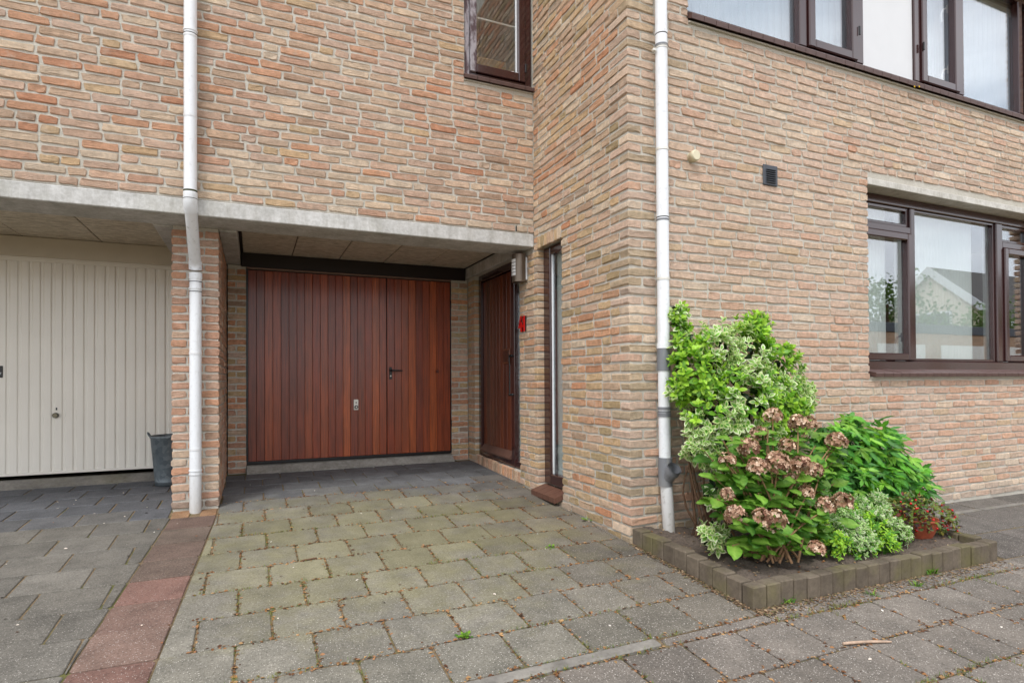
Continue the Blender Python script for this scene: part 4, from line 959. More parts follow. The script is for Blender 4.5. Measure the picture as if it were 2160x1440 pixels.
def leaf_ovate(wid=.72, fold=.1, droop=.22):
    xs = [0, .12, .3, .5, .7, .86, 1.0]; ws = [.05, .62, .96, 1.0, .74, .4, 0]; v = []; fl = []
    for i, (x, w) in enumerate(zip(xs, ws)):
        z = -droop*x*x; e = w*wid/2*(1+.05*(-1)**i)
        v += [(x, e, z+e*fold+.03*math.sin(i*2.2)), (x, 0, z), (x, -e, z+e*fold-.03*math.sin(i*2.2))]; fl += [0, 1, 0]
    f = []
    for i in range(len(xs)-1):
        a, b = i*3, i*3+3; f += [(a, a+1, b+1, b), (a+1, a+2, b+2, b+1)]
    return np.array(v), f, np.array(fl)
def leaf_lobed(seed):
    r_ = np.random.default_rng(seed); out = []
    for k, ang in enumerate((-2.1, -1.15, 0, 1.15, 2.1)):
        ln = (1.0, .88, .62)[abs(k-2)]*(1+r_.normal(0, .06)); a0 = ang-.5; a1 = ang+.5
        out += [(a0, .24), (ang-.30, ln*.62), (ang-.24, ln*.55), (ang-.15, ln*.82), (ang-.11, ln*.74), (ang, ln), (ang+.11, ln*.74), (ang+.15, ln*.82), (ang+.24, ln*.55), (ang+.30, ln*.62)]
    v = [(0, 0, 0)]+[(r*math.cos(a), r*math.sin(a), -.22*r*r+.05*math.sin(a*5)) for a, r in out]; n = len(out)
    f = [(0, i+1, i+2) for i in range(n-1)]
    return np.array(v), f, np.array([1]+[0]*n)
def lcol(flag, cin, cout): return np.where(flag[:, None] == 1, np.array(cin[:3]), np.array(cout[:3]))
def build_leaves(root, items, variants, name='leaf', limit=300, mat=M_LEAF, stuff='foliage'):
    """items: (variant, 4x4, tint factor); the best visible ones become parts of their own, the rest one mass"""
    cell = {}
    for i, (k, m, t) in enumerate(items):
        p = m[:3, 3]+m[:3, 0]*.5; x, y, d = proj(p)
        if not (0 < x < 2160 and 0 < y < 1440): continue
        key = (int(x/13), int(y/13))
        if key not in cell or d < cell[key][0]: cell[key] = (d, i)
    best = sorted(cell.values(), key=lambda q: -(np.linalg.norm(items[q[1]][1][:3, 0])/q[0]*abs(unit(items[q[1]][1][:3, 2])@unit(items[q[1]][1][:3, 3]-CAM))))
    single = set(i for _, i in best[:limit]); mesh = {}; rest = []
    for i, (k, m, t) in enumerate(items):
        v, f, c = variants[k]
        if i in single:
            key = (k, round(t*6))
            if key not in mesh:
                me = bpy.data.meshes.new(name); me.from_pydata(v.tolist(), [], f); me.update(); me.materials.append(mat)
                a = me.color_attributes.new('tint', 'FLOAT_COLOR', 'POINT'); a.data.foreach_set('color', np.c_[np.clip(c*t, 0, .95), np.ones(len(v))].astype(np.float32).ravel()); mesh[key] = me
            o = bpy.data.objects.new(name, mesh[key]); place(o, root, Matrix(m.tolist()))
        else: rest.append((v@m[:3, :3].T+m[:3, 3], f, np.clip(c*t, 0, .95)))
    if rest: join_tinted(stuff, rest, mat, root)
def sphere_dir():
    a = rng.random()*2*math.pi; z = rng.random()*2-1; q = math.sqrt(1-z*z); return np.array([q*math.cos(a), q*math.sin(a), z])
def inside(p, blobs, skip, k=.8): return any(i != skip and np.linalg.norm((p-c)/s) < k for i, (c, s) in enumerate(blobs))

# variegated euonymus against the wall --------------------------------------------------------
G = lambda r, g, b: np.array(L(r, g, b)[:3])
GREEN, DGREEN, LIME, CREAM = G(100, 150, 42), G(36, 72, 24), G(150, 192, 58), G(240, 242, 204)
ov, of, fl = leaf_oval(.56, .44); ov2, of2, fl2 = leaf_oval(.58, .72)
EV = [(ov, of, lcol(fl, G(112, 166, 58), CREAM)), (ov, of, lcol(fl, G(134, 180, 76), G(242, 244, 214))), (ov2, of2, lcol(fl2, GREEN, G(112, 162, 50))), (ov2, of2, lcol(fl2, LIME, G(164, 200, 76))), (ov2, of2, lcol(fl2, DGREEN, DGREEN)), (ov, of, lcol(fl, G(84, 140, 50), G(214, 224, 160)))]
eu = empty('euonymus_shrub', (2.85, 3.0, -.07), 'tall variegated green and cream shrub climbing the wall beside the drain pipe', 'shrub')
def blob(u, v, Y, r, sy=.8): return (atY(u, v, Y), np.array([r, r*sy, r]))
EB = [blob(1560, 760, 2.97, .21), blob(1505, 745, 3.0, .19), blob(1470, 790, 2.96, .17), blob(1560, 850, 2.88, .25), blob(1630, 790, 2.98, .19), blob(1640, 865, 2.9, .19), blob(1500, 880, 2.88, .18), blob(1585, 705, 3.03, .13), blob(1445, 735, 3.05, .09), blob(1530, 950, 2.85, .17), blob(1475, 940, 2.9, .11), blob(1595, 930, 2.86, .18), blob(1670, 840, 3.0, .14), blob(1432, 690, 3.08, .045), blob(1430, 660, 3.09, .04), blob(1432, 820, 2.97, .07), blob(1520, 1040, 2.82, .1), blob(1500, 1130, 2.66, .07)]
items = []
for bi, (c, s) in enumerate(EB):
    nspr = int(1050*s[0]**1.6)+8
    for _ in range(nspr):
        d = sphere_dir(); d[1] = -abs(d[1]) if rng.random() < .75 else d[1]; p = c+d*s*(.82+.28*rng.random())
        if p[1] > YF-.02 or inside(p, EB, bi): continue
        patch = math.sin(p[0]*9+1.3)+math.sin(p[2]*11+p[0]*5)+rng.normal(0, .7)
        typ = 0 if patch > .05 else 2
        if p[2] < .62 and p[0] < 2.75: typ = 0
        ax = unit(d+np.array([0, -.25, .55])+rng.normal(0, .3, 3)); t0 = unit(np.cross(ax, rng.normal(0, 1, 3))); size = .050+.014*rng.random()
        for k in range(4):
            t0 = unit(np.cross(ax, t0)); q = p+ax*(k*.015-.02)
            for sg_ in (-1, 1):
                dl = unit(t0*sg_+ax*(.25+.28*k)+rng.normal(0, .18, 3)); var = [0, 1, 5][int(rng.integers(0, 3))] if typ == 0 else (3 if (k > 2 or rng.random() < .3) else 2)
                items.append((var, frame(q, dl, ax+np.array([0, -.2, .3])+rng.normal(0, .15, 3), size*(1-.11*k)*(.75+.5*rng.random())), .78+.5*rng.random()))
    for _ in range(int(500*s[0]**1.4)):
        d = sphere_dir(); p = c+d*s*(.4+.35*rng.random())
        if p[1] < YF-.03: items.append((4, frame(p, rng.normal(0, 1, 3), d+rng.normal(0, .3, 3), .06), .3+.4*rng.random()))  # inner filler leaves tinted dark: shade in the gaps put into their colour
build_leaves(eu, items, EV)
def curve_pts(a, b, bow, n=7):
    a, b = np.array(a, float), np.array(b, float); return [a+(b-a)*t+np.array(bow)*math.sin(math.pi*t) for t in np.linspace(0, 1, n)]
mb = MB()
for i in range(30):
    a = np.array([2.6+.25*rng.random(), 2.95+.15*rng.random(), -.07]); tgt = EB[int(rng.integers(0, len(EB)-2))][0] if i < 9 else a+np.array([abs(rng.normal(.03, .16))-.04, -.02-.15*rng.random(), .15+.4*rng.random()])
    mb.tube(curve_pts(a, tgt, rng.normal(0, .04, 3)), np.linspace(.010 if i < 9 else .0028, .003 if i < 9 else .0012, 7), 6)
mb.obj('twigs', M_TWIG, eu)

# hydrangea -----------------------------------------------------------------------------------
hy = empty('hydrangea', (2.72, 2.52, -.09), 'hydrangea bush with dry brown flower heads at the corner of the bed', 'hydrangea')
hv, hf, hfl = leaf_ovate(); HV = [(hv, hf, lcol(hfl, G(122, 166, 70), G(86, 140, 46))), (hv, hf, lcol(hfl, G(144, 186, 82), G(108, 160, 54))), (hv, hf, lcol(hfl, G(100, 146, 64), G(62, 114, 44)))]
heads = [(1630, 880, 2.72, .052), (1683, 893, 2.66, .05), (1706, 893, 2.72, .045), (1580, 945, 2.62, .055), (1597, 985, 2.55, .05), (1640, 978, 2.5, .062), (1690, 985, 2.5, .06), (1718, 992, 2.52, .045), (1533, 972, 2.62, .045), (1534, 1043, 2.6, .036), (1551, 1086, 2.5, .052), (1608, 1092, 2.42, .05), (1635, 1100, 2.40, .056), (1765, 934, 2.62, .06), (1742, 1066, 2.46, .05), (1778, 1058, 2.48, .055), (1722, 1158, 2.36, .042), (1672, 1012, 2.56, .04)]
PB = [G(158, 122, 102), G(200, 168, 146), G(112, 78, 62), G(226, 202, 182), G(176, 140, 118)]
def flower_head(seed):
    r_ = np.random.default_rng(seed); its = []
    pet = np.array([(0, 0, 0), (.5, .42, .12), (1, .25, .1), (1.05, -.2, .08), (.5, -.42, .14)]); pf = [(0, 1, 2), (0, 2, 3), (0, 3, 4)]
    for _ in range(85):
        a = r_.random()*2*math.pi; z = 1-1.35*r_.random(); q = math.sqrt(max(0, 1-z*z)); d = np.array([q*math.cos(a), q*math.sin(a), z]); p = d*(.78+.24*r_.random()); c = PB[int(r_.integers(0, 5))]*(.8+.4*r_.random())
        t = unit(np.cross(d, r_.normal(0, 1, 3)))
        for k in range(4):
            t = np.cross(d, t); m = frame(p, t+d*.35+r_.normal(0, .15, 3), d, .27*(.8+.5*r_.random())); its.append((pet@m[:3, :3].T+m[:3, 3], pf, c))
    return its
FH = []
for s_ in range(4):
    tmp = join_tinted('flower_head', flower_head(s_), M_PETAL, None, None); FH.append(tmp.data); bpy.data.objects.remove(tmp)
items = []; base = np.array([2.72, 2.52, -.08])
tips = [(np.array(atY(u, v, Y-.13)), r*.96) for u, v, Y, r in heads+[(1600, 915, 2.7, .045), (1660, 940, 2.62, .045), (1700, 1040, 2.5, .042)]]
for u, v, Y in [(1560, 1010, 2.5), (1600, 1040, 2.42), (1655, 930, 2.58), (1720, 940, 2.6), (1745, 990, 2.5), (1505, 1000, 2.65), (1480, 945, 2.7), (1660, 1130, 2.36), (1700, 1100, 2.36), (1580, 1140, 2.4), (1545, 1150, 2.42), (1690, 1040, 2.44), (1760, 1020, 2.5), (1650, 1060, 2.4), (1540, 920, 2.68), (1770, 1100, 2.42), (1610, 920, 2.66), (1590, 1060, 2.42), (1500, 1050, 2.6), (1730, 1120, 2.4)]: tips.append((np.array(atY(u, v, Y)), 0))
for _ in range(34):
    u_, v_ = 1505+270*rng.random(), 900+240*rng.random()
    if abs(u_-1640) < 150-.2*abs(v_-1010): tips.append((np.array(atY(u_, v_, 2.46+.2*rng.random()+.00025*(1010-v_))), 0))
for ti, (tp, r) in enumerate(tips):
    b0 = base+np.array([rng.normal(0, .07), rng.normal(0, .05), 0]); pts = curve_pts(b0, tp-np.array([0, 0, r*.4]), np.array([(tp[0]-base[0])*-.12, rng.normal(0, .03), .03]), 9)
    MB().tube(pts, np.linspace(.0075, .0035, 9), 7).obj('stem', M_STEM, hy)
    if r:
        o = bpy.data.objects.new('flower_head', FH[ti % 4]); place(o, hy, Matrix.Translation(tp)@Euler((rng.normal(0, .3)+.35, rng.normal(0, .3), rng.random()*6)).to_matrix().to_4x4()@Matrix.Scale(r*1.05, 4))
    a0 = rng.random()*6.28
    for k, t in enumerate((.62, .76, .88, .97)):
        q = pts[min(8, int(t*8))]+(pts[-1]-pts[-2])*(t*8-int(t*8)); a0 += 1.57
        for sg_ in (0, math.pi):
            a = a0+sg_+rng.normal(0, .25); dl = np.array([math.cos(a), math.sin(a)-.15, .12+rng.normal(0, .2)])
            items.append((int(rng.integers(0, 3)) if k < 3 else 1, frame(q, dl, np.array([0, -.55, 1])+rng.normal(0, .22, 3), (.112-.012*k if r else .108)*(.6+.6*rng.random())), .66+.5*rng.random()))
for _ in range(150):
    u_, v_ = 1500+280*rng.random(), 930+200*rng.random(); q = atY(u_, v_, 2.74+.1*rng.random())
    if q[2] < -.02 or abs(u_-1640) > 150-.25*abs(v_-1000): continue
    items.append((2, frame(q, rng.normal(0, 1, 3), np.array([0, -.6, .6])+rng.normal(0, .4, 3), .09), .3+.3*rng.random()))  # dark leaves added behind, tinted down to paint the shade deep in the bush
for _ in range(26):
    b0 = base+np.array([rng.normal(0, .13), rng.normal(-.05, .07), .02+.08*rng.random()]); a = rng.random()*6.28
    items.append((int(rng.integers(0, 2)), frame(b0, (math.cos(a), math.sin(a), .3), (0, -.4, 1), .06), .9+.3*rng.random()))
build_leaves(hy, items, HV, limit=300)

# lobed-leaf perennial ------------------------------------------------------------------------
an = empty('leafy_perennial', (3.95, 2.95, -.1), 'lush bright green plant with deeply cut leaves between hydrangea and pot', 'plant')
AV = []
for s_ in range(3):
    v, f, fl_ = leaf_lobed(s_); AV += [(v, f, lcol(fl_, G(140, 198, 84), G(98, 172, 58))), (v, f, lcol(fl_, G(164, 212, 84), G(128, 190, 64))), (v, f, lcol(fl_, G(112, 172, 84), G(74, 142, 60)))]
AB = [blob(1775, 950, 3.0, .22), blob(1830, 955, 2.98, .24), blob(1870, 985, 2.95, .2), blob(1780, 1020, 2.88, .2), blob(1850, 1030, 2.85, .19), blob(1905, 1030, 2.92, .17), blob(1790, 900, 3.05, .1), blob(1735, 930, 3.0, .14), blob(1868, 920, 3.05, .05), blob(1930, 1000, 2.95, .07)]
items = []
for bi, (c, s) in enumerate(AB):
    for _ in range(int(1050*s[0]**1.75)+7):
        d = sphere_dir(); d[1] = -abs(d[1]) if rng.random() < .7 else d[1]; p = c+d*s*(.8+.3*rng.random())
        if p[1] > YF-.03 or p[2] < -.06 or inside(p, AB, bi, .75): continue
        dl = unit(d*np.array([1, 1, .3])+np.array([0, -.2, -.35])+rng.normal(0, .35, 3))
        items.append((int(rng.integers(0, 9)), frame(p, dl, d+np.array([0, -.3, .7])+rng.normal(0, .2, 3), .07+.06*rng.random()), .55+.6*rng.random()))
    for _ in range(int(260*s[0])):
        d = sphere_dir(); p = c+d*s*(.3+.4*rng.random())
        if p[1] < YF-.04 and p[2] > -.05: items.append((2, frame(p, rng.normal(0, 1, 3), d, .08), .5+.25*rng.random()))  # leaves inside the clump get a lower tint, shade painted into their colour
build_leaves(an, items, AV)
mb = MB()
for _ in range(16): b0 = np.array([3.95+rng.normal(0, .15), 2.93+rng.normal(0, .06), -.1]); mb.tube(curve_pts(b0, AB[int(rng.integers(0, 8))][0], rng.normal(0, .04, 3)), .004, 6)
mb.obj('stems', mat_plain('green_stem', L(92, 120, 58), .7, .2), an)

# low variegated ground cover -----------------------------------------------------------------
gc = empty('groundcover_shrub', (3.4, 2.45, -.1), 'low mound of tiny variegated leaves spilling towards the front border', 'shrub')
gv, gf, gfl = leaf_oval(.5, .55); GV = [(gv, gf, lcol(gfl, G(116, 166, 76), G(226, 234, 190))), (gv, gf, lcol(gfl, G(138, 190, 50), G(178, 212, 70))), (gv, gf, lcol(gfl, G(92, 146, 56), G(104, 160, 60))), (gv, gf, lcol(gfl, G(160, 180, 130), G(240, 244, 226)))]
GBl = [blob(1790, 1120, 2.5, .13), blob(1840, 1115, 2.5, .13), blob(1835, 1085, 2.6, .13), blob(1880, 1130, 2.46, .10), blob(1760, 1145, 2.42, .10), blob(1810, 1150, 2.38, .10), blob(1860, 1150, 2.38, .08), blob(1740, 1110, 2.5, .09), blob(1720, 1060, 2.6, .09), blob(1775, 1090, 2.56, .1), blob(1900, 1120, 2.5, .06)]
items = []
for bi, (c, s) in enumerate(GBl):
    for _ in range(int(2600*s[0]**1.5)+8):
        d = sphere_dir(); d[2] = abs(d[2]) if rng.random() < .5 else d[2]; d[1] = -abs(d[1]) if rng.random() < .6 else d[1]; p = c+d*s*(.8+.35*rng.random())
        if p[2] < -.09 or inside(p, GBl, bi, .8): continue
        ax = unit(d+np.array([0, -.15, .5])+rng.normal(0, .35, 3)); t0 = unit(np.cross(ax, rng.normal(0, 1, 3))); up_ = p[2]-c[2]+.08*math.sin(p[0]*14)
        typ = 0 if up_ > .03 else 1
        for k in range(3):
            t0 = unit(np.cross(ax, t0))
            for sg_ in (-1, 1): items.append(((0, 3, 0, 2)[int(rng.integers(0, 4))] if typ == 0 else (1, 1, 2)[int(rng.integers(0, 3))], frame(p+ax*.008*k, t0*sg_+ax*(.3+.3*k)+rng.normal(0, .15, 3), ax+np.array([0, -.2, .3]), .02+.008*rng.random()), .8+.4*rng.random()))
    for _ in range(int(500*s[0])): d = sphere_dir(); p = c+d*s*.6; items.append((2, frame(p, rng.normal(0, 1, 3), d, .04), .5))  # low-tint leaves under the surface paint the shade inside the mound
build_leaves(gc, items, GV)

# potted plant with red berries ---------------------------------------------------------------
pc = np.array([4.02, 2.50, soil_h(4.02, 2.5)-.012])
po = empty('flower_pot', tuple(pc), 'round ribbed terracotta bowl standing in the flower bed', 'pot')
prof = [(0, 0), (.075, 0), (.08, .004)]
for i in range(7): z_ = .012+i*.014; r_ = .084+.030*math.sin(i/7*1.4); prof += [(r_, z_), (r_+.003, z_+.004), (r_+.003, z_+.009)]
prof += [(.118, .115), (.122, .118), (.122, .13), (.112, .13), (.106, .11), (0, .105)]
MB().lathe(prof, tuple(pc), 40).obj('bowl', M_TERRA, po)
ga = empty('berry_plant', tuple(pc+np.array([0, 0, .11])), 'reddish-green plant with red berries in the terracotta bowl', 'plant')
bv, bf, bfl = leaf_oval(.55, .7); BV = [(bv, bf, lcol(bfl, G(104, 128, 52), G(126, 120, 48))), (bv, bf, lcol(bfl, G(86, 112, 60), G(96, 90, 50))), (bv, bf, lcol(bfl, G(112, 52, 44), G(92, 40, 38))), (bv, bf, lcol(bfl, G(150, 150, 70), G(160, 120, 60))), (bv, bf, lcol(bfl, G(64, 44, 44), G(54, 34, 36))), (bv, bf, lcol(bfl, G(120, 146, 90), G(110, 130, 70)))]
GA = [(pc+np.array([0, 0, .15]), np.array([.22, .17, .10])), (pc+np.array([-.14, .02, .15]), np.array([.14, .13, .09])), (pc+np.array([.15, 0, .12]), np.array([.15, .13, .09])), (pc+np.array([.22, -.03, .05]), np.array([.07, .08, .06])), (pc+np.array([0, .05, .21]), np.array([.13, .1, .07]))]
items = []
for bi, (c, s) in enumerate(GA):
    for _ in range(int(1500*s[0])):
        d = sphere_dir(); p = c+d*s*(.75+.3*rng.random())
        if p[2] < pc[2]+.06 and np.hypot(*(p-pc)[:2]) < .14: continue
        if p[2] < pc[2]+.005: continue
        v_ = int(rng.choice([0, 1, 2, 3, 4, 5], p=[.28, .17, .14, .13, .13, .15]))
        if p[0] < pc[0]-.12 and rng.random() < .5: v_ = 4
        items.append((v_, frame(p, d*np.array([1, 1, .3])+rng.normal(0, .5, 3), d+np.array([0, -.2, .8])+rng.normal(0, .3, 3), .026+.012*rng.random()), .75+.45*rng.random()))
build_leaves(ga, items, BV)
bme = MB().lathe([(0, -1), (.55, -.84), (.9, -.42), (1, 0), (.9, .42), (.55, .84), (0, 1)], (0, 0, 0), 10).mesh('berry', M_BERRY)
for _ in range(46):
    c, s = GA[int(rng.integers(0, 5))]; d = sphere_dir(); d[1] = -abs(d[1]); p = c+d*s*1.04
    if p[2] < pc[2]+.01: continue
    o = bpy.data.objects.new('berry', bme); place(o, ga, Matrix.Translation(p)@Matrix.Scale(.006+.002*rng.random(), 4))
mb = MB()
for _ in range(22): mb.tube(curve_pts(pc+np.array([rng.normal(0, .03), rng.normal(0, .03), .1]), GA[int(rng.integers(0, 5))][0]+rng.normal(0, .06, 3), rng.normal(0, .02, 3), 5), .0018, 5)
mb.obj('twigs', M_TWIG, ga)

# ------------------------------------------------------------------ weeds, moss and litter
def on_ground(u, v, dz=0.):
    z = -.1; d = ray(u, v)
    for _ in range(60): p = CAM+d*((z-H)/d[2]); z = .5*z+.5*(zg(p[0], p[1])+dz)
    return p
blade = np.array([(0, -.05, 0), (0, .05, 0), (.5, .045, .0), (.5, -.045, .0), (1, 0, -.12)]); bladef = [(0, 1, 2, 3), (3, 2, 4)]
def weed(name, u, v, n, size, label, broad=False, flower=False, cat='weed'):
    p = on_ground(u, v); o = empty(name, tuple(p), label, 'grass' if name == 'grass_tuft' else cat, 'weeds and tufts growing round the planter and in the joints'); its = []
    for _ in range(n):
        a = rng.random()*6.28; el = .25+.9*rng.random(); d = np.array([math.cos(a)*math.cos(el), math.sin(a)*math.cos(el), math.sin(el)]); q = p+np.array([rng.normal(0, size*.35), rng.normal(0, size*.25), .0])
        c = [G(96, 140, 40), G(120, 160, 50), G(70, 116, 36)][int(rng.integers(0, 3))]
        if broad: m = frame(q+d*size*.3, d*np.array([1, 1, .4]), (0, -.3, 1), size*(.5+.4*rng.random())); its.append((ov@m[:3, :3].T+m[:3, 3], of, c*(.8+.4*rng.random())))
        else: m = frame(q, d, (0, -.2, 1), size*(.7+.6*rng.random())); its.append((blade@m[:3, :3].T+m[:3, 3], bladef, c*(.8+.4*rng.random())))
    join_tinted('leaves', its, M_LEAF, o)
    if flower:
        MB().tube([p, p+np.array([.01, 0, size*.9])], .002, 6).obj('stalk', bpy.data.materials['green_stem'], o)
        fy = []
        for k in range(26): a = k*2.4; r_ = .004+.012*(k/26)**.5; m = frame(p+np.array([.01, 0, size*.9]), (math.cos(a), math.sin(a), .35), (0, 0, 1), .02); fy.append((blade@m[:3, :3].T+m[:3, 3], bladef, G(240, 196, 10)))
        join_tinted('flower', fy, M_PETAL, o, None)
weed('weed', 982, 1342, 26, .03, 'small leafy weed in a paving joint of the drive near the edging', True)
weed('weed', 1242, 1098, 16, .05, 'round-leaved weed at the foot of the side wall', True)
weed('grass_tuft', 1960, 1208, 46, .06, 'grass tuft at the foot of the front planter border')
weed('grass_tuft', 1935, 1235, 26, .035, 'small grass tuft on the street tiles near the planter border')
weed('grass_tuft', 1840, 1255, 26, .035, 'low grass tuft in a tile joint below the planter border middle')
weed('grass_tuft', 1662, 1268, 30, .05, 'grass tuft against the nearest planter corner')
weed('weed', 2052, 1040, 14, .06, 'broad-leaved weed at the foot of the street facade', True)
weed('dandelion', 2138, 1032, 20, .075, 'dandelion with yellow flower at the foot of the street facade', True, True)
weed('weed', 1598, 1215, 14, .035, 'tiny weed on the bare soil at the planter corner', True)
weed('weed', 1160, 1155, 12, .03, 'little weed in a joint of the drive beside the planter', True)
def scatter(name, n, sampler, cols, size, label=None, flat=True):
    its = []
    for _ in range(n):
        p = sampler()
        if p is None: continue
        a = rng.random()*6.28; s = size*(.5+rng.random()); c = cols[int(rng.integers(0, len(cols)))]*(.7+.5*rng.random())
        m = frame(p, (math.cos(a), math.sin(a), rng.normal(.05, .15)), (rng.normal(0, .3), rng.normal(0, .3), 1), s); its.append((ov2@m[:3, :3].T*1.0+m[:3, 3], of2, c))
    o = join_tinted(name, its, M_PETAL, None); 
    return o
BROWN = [G(150, 108, 70), G(120, 80, 50), G(176, 140, 98), G(96, 64, 44), G(164, 120, 86)]
def joint_pt(x0, x1, y0, y1):
    def f():
        j = int(rng.integers(0, 14)); y = R0+RP*j+rng.normal(0, .009) if rng.random() < .6 else None; x = x0+(x1-x0)*rng.random()
        if y is None:
            j = int(rng.integers(0, 13)); off = .105 if j % 2 else .25; k = round((x+2.6-off)/.3035); x = -2.6+off+.3035*k+rng.normal(0, .006); y = R0+RP*(j+rng.random())
        if not (y0 < y < y1 and x0 < x < min(x1, 2.22)): return None
        return np.array([x, y, zg(x, y)+.002])
    return f
scatter('leaf_litter', 5200, joint_pt(-.28, 2.2, 2.1, 5.2), BROWN, .0155)
def street_joint():
    if rng.random() < .6: y = 2.045-RP*int(rng.integers(0, 5))+rng.normal(0, .010); x = .3+5.5*rng.random()
    else:
        j = int(rng.integers(0, 5)); x = -1.2+(0 if j % 2 else .15)+.3035*int(rng.integers(4, 23))+rng.normal(0, .007); y = 2.045-RP*(j+rng.random())
    return np.array([x, y, zg(x, y)+.002])
scatter('leaf_litter', 4400, street_joint, BROWN, .0155)
def kerb_foot():
    if rng.random() < .7: x = KX0+(KX1-KX0)*rng.random()**1.5; y = KY-.01-abs(rng.normal(0, .05))
    else: x = KX0-.008-abs(rng.normal(0, .018)); y = KY+1.0*rng.random()
    return np.array([x, y, zg(x, y)+.003])
BROWN2 = [G(150, 122, 96), G(120, 96, 74), G(96, 76, 60), G(168, 146, 120), G(110, 104, 70)]
scatter('leaf_litter', 1900, kerb_foot, BROWN2, .014)
def bed():
    x = KX0+.1+1.8*rng.random(); y = KY+.1+.85*rng.random(); return np.array([x, y, soil_h(x, y)+.004])
scatter('leaf_litter', 700, bed, BROWN+[G(190, 170, 140)], .016)
def anywhere():
    x = -1.5+6*rng.random(); y = 1.0+5.0*rng.random()
    if (x > 2.2 and y > 2.15) or (x < PR and x > PL and y > 4.9) or y > 6.1: return None
    return np.array([x, y, zg(x, y)+.004])
scatter('fallen_petals', 110, anywhere, [G(226, 214, 206), G(232, 226, 222)], .014); scatter('leaf_litter', 170, anywhere, [G(60, 42, 34), G(96, 64, 44), G(150, 100, 70)], .016)
def moss_items(n, sampler, size, name):
    its = []
    for _ in range(n):
        p = sampler()
        if p is None: continue
        if math.sin(p[0]*5.1+1)+math.sin(p[1]*6.3)+rng.normal(0, .5) < .55: continue
        for _ in range(4):
            a = rng.random()*6.28; el = .3+rng.random(); d = (math.cos(a)*math.cos(el), math.sin(a)*math.cos(el), math.sin(el)); m = frame(p+np.array([rng.normal(0, .006), rng.normal(0, .006), -.002]), d, (0, 0, 1), size*(.5+rng.random())); c = [G(112, 128, 40), G(88, 118, 40), G(140, 136, 52)][int(rng.integers(0, 3))]
            its.append((blade@m[:3, :3].T+m[:3, 3], bladef, c*(.75+.4*rng.random())))
    return join_tinted(name, its, M_LEAF, None)
moss_items(4200, joint_pt(-.28, 2.2, 2.1, 4.4), .014, 'moss'); moss_items(4200, street_joint, .018, 'moss')
p0, p1 = on_ground(1778, 1360), on_ground(1880, 1356)
tag(MB().tube(curve_pts(p0+np.array([0, 0, .007]), p1+np.array([0, 0, .007]), (0, 0, .004), 6), [.006, .007, .006, .0065, .006, .004], 8).obj('fallen_stick', mat_plain('dry_stick', L(168, 144, 124), .8, .2, 40)), 'dry grey stick lying on the street tiles below the planter', 'stick')
p0, p1 = on_ground(638, 1183), on_ground(668, 1178)
tag(MB().tube([p0+np.array([0, 0, .005]), p1+np.array([0, 0, .006])], [.005, .004], 8).obj('fallen_stick', M_TWIG), 'short dark twig lying on the green middle of the drive', 'stick')

# ------------------------------------------------------------------ what stands across the street (seen mirrored in the window panes)
def far_brick(name, c, m):
    t = NT(name); p = t.pos(); b = t.n('TexBrick'); mp_ = t.n('Mapping'); mp_.inputs['Rotation'].default_value = (math.pi/2, 0, 0); t.set(mp_.inputs['Vector'], p); t.set(b.inputs['Vector'], mp_.outputs[0])
    b.inputs['Scale'].default_value = 1; b.inputs['Brick Width'].default_value = .22; b.inputs['Row Height'].default_value = .0625; b.inputs['Mortar Size'].default_value = .006
    b.inputs['Color1'].default_value = c; b.inputs['Color2'].default_value = tuple(q*.8 for q in c[:3])+(1,); b.inputs['Mortar'].default_value = m
    return t.pbr(b.outputs['Color'], .9)
M_FB = far_brick('far_brick', L(190, 150, 116), L(160, 152, 140)); M_ROOF = mat_plain('roof_tile', L(92, 88, 84), .8, .15, 4, .4, 8)
og = empty('lockup_row', (26, -6, -.33), 'low garage row with dark fascia across the street, mirrored in the lower window', 'garage')
bx('wall', (14, -12, -.4), (44, -6.05, 2.43), M_FB, og); bx('fascia', (13.9, -12.1, 2.432), (44.1, -6.0, 2.75), mat_plain('dark_fascia', L(58, 62, 70), .5), og, .02)
for i in range(8): bx('door_panel', (15.2+i*3.4, -6.06, -.3), (17.7+i*3.4, -6.02, 2.05), M_CREAM, og, .01)
oh = empty('gable_house', (37, -12, -.3), 'gabled house with white barge boards across the street, mirrored in the lower window', 'house')
ry, rz, hw, ez = -12., 6.35, 4.4, 2.5; hx0, hx1 = 31.4, 45
MB().add([(hx0, ry-hw, -.4), (hx1, ry-hw, -.4), (hx1, ry+hw, -.4), (hx0, ry+hw, -.4), (hx0, ry-hw, ez), (hx1, ry-hw, ez), (hx1, ry+hw, ez), (hx0, ry+hw, ez), (hx0, ry, rz-.1), (hx1, ry, rz-.1)],
         [(0, 1, 5, 4), (2, 3, 7, 6), (0, 4, 8, 7, 3), (1, 2, 6, 9, 5)]).obj('wall', mat_plain('pale_gable', L(196, 184, 166), .9, .06), oh)
for s_ in (-1, 1):
    e = (ry+s_*(hw+.35), ez-.30)
    MB().prism([(ry, rz), e, (e[0], e[1]+.12), (ry, rz+.14)], (hx0-.12, 0, 0), (0, 1, 0), (0, 0, 1), (hx1-hx0+.24, 0, 0)).obj('roof', M_ROOF, oh)
    MB().prism([(ry, rz-.28), (e[0], e[1]-.26), (e[0], e[1]+.16), (ry, rz+.17)], (hx0-.2, 0, 0), (0, 1, 0), (0, 0, 1), (.075, 0, 0)).obj('barge_board', M_WHITE, oh)
    bx('roof_window', (hx0+4, ry+s_*1.9-.02, 4.55), (hx0+5.2, ry+s_*1.9+.5*s_, 4.75), M_BLACK, oh) if s_ > 0 else None
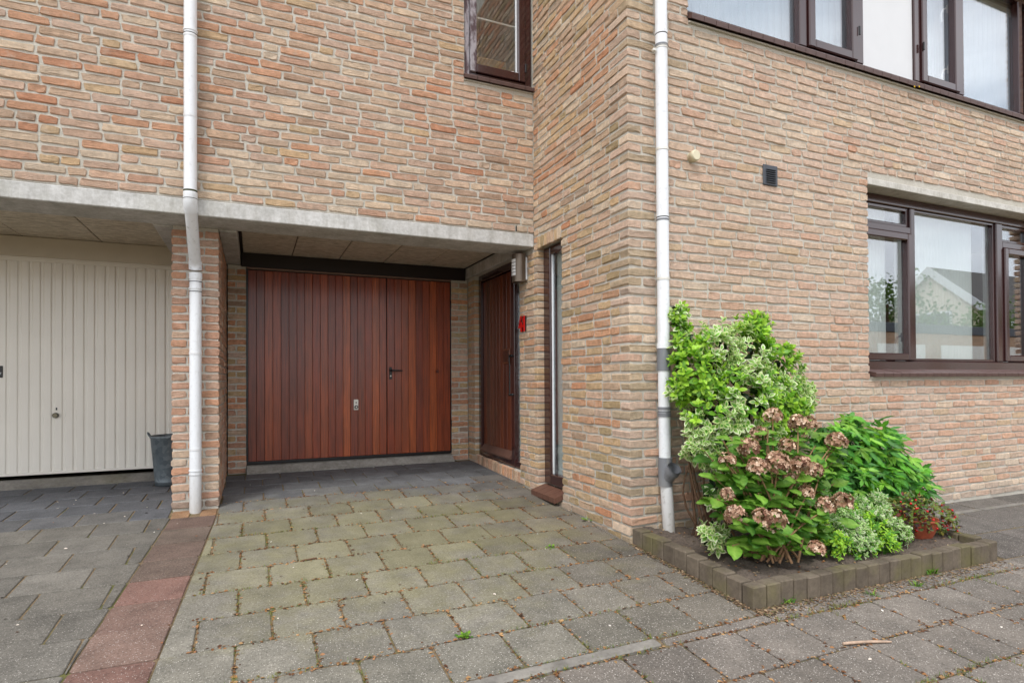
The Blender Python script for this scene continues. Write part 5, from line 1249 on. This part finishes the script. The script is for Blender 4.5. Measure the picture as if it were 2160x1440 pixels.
for (a, b, c, d) in ((ry-1.2, ry+1.0, 3.0, 4.2), (ry-2.8, ry-.8, .6, 2.0)): 
    wq = bx('window', (hx0-.04, a, c), (hx0-.005, b, d), M_WHITE, oh); bx('pane', (hx0-.05, a+.1, c+.1), (hx0-.041, b-.1, d-.1), M_BLACK, wq)
def tree(x, y, h, r, label, hue):
    z0 = zg(0, -1); t = empty('garden_tree', (x, y, z0), label, 'tree', 'trees across the street'); mb = MB(); mb.tube([(x, y, z0), (x+.1, y, z0+h*.3), (x-.05, y+.05, z0+h*.75)], [.16, .12, .05], 10)
    for k in range(7): a = k*.9; mb.tube([(x, y, z0+h*(.3+.05*k)), (x+math.cos(a)*r*.6, y+math.sin(a)*r*.6, z0+h*(.5+.06*k))], [.06, .02], 6)
    mb.obj('trunk', M_TWIG, t); its = []
    for _ in range(90):
        d = sphere_dir(); c = np.array([x, y, z0+h*.62])+d*np.array([r, r, h*.36])*(.35+.65*rng.random()); s = .35+.35*rng.random(); dark = .6+.5*rng.random()
        for _ in range(42): q = c+rng.normal(0, s*.5, 3); m = frame(q, rng.normal(0, 1, 3), rng.normal(0, .6, 3)+np.array([0, 0, 1]), .16); its.append((ov2@m[:3, :3].T+m[:3, 3], of2, hue*dark*(.8+.4*rng.random())))
    join_tinted('crown', its, M_LEAF, t)
tree(23.5, -9.0, 5.6, 2.2, 'leafy tree left of the gabled house across the street, mirrored in the lower window', G(92, 120, 48))
tree(29.5, -8.4, 4.6, 1.6, 'small tree before the gabled house across the street, mirrored in the window', G(110, 136, 70))
tree(17.5, -8.2, 5.4, 2.0, 'tree at the near end of the garage row across the street', G(70, 104, 46))

# ------------------------------------------------------------------ labels of the setting
for nm, lb, ct in (('ground', 'sandy ground showing in the joints of the paving', 'ground'), ('driveway', 'driveway of grey concrete tiles with a green film of algae', 'driveway'), ('red_paving_strip', 'strip of worn red tiles running from the pillar to the street', 'paving strip'),
                   ('neighbour_driveway', 'darker grey tiled driveway before the cream garage door', 'driveway'), ('street_paving', 'speckled street tiles along the bottom edge below the planter', 'paving'), ('side_path', 'dark slab path along the street facade right of the planter', 'path'), ('soil', 'bare dark soil inside the planter border', 'soil'),
                   ('carport_ceiling', 'ceiling of rough wood wool panels under the overhang', 'ceiling'), ('upper_room', 'room behind the upper window strip', 'room'), ('lower_room', 'room behind the lower three-part window', 'room'), ('room_over_garage', 'dim room behind the small upper window', 'room'), ('hall', 'hall behind the front door', 'hall'),
                   ('neighbour_interior', 'dark inside of the garage with the cream door', 'garage'), ('interior', 'dark inside of the garage with the wooden door', 'garage'),
                   ('leaf_litter', 'dry brown leaf bits in the joints of the driveway', 'leaf litter'), ('leaf_litter.001', 'dry brown leaf bits in the joints of the street tiles', 'leaf litter'), ('leaf_litter.002', 'leaf bits heaped along the foot of the planter border', 'leaf litter'), ('leaf_litter.003', 'dry leaves on the soil of the planter', 'leaf litter'), ('leaf_litter.004', 'dark leaf bits scattered over the paving', 'leaf litter'),
                   ('fallen_petals', 'pale fallen petals scattered over the paving', 'petals'), ('moss', 'green moss in the joints of the driveway', 'moss'), ('moss.001', 'green moss in the joints of the street tiles', 'moss')):
    o = bpy.data.objects.get(nm)
    if o is not None: o['label'] = lb; o['category'] = ct
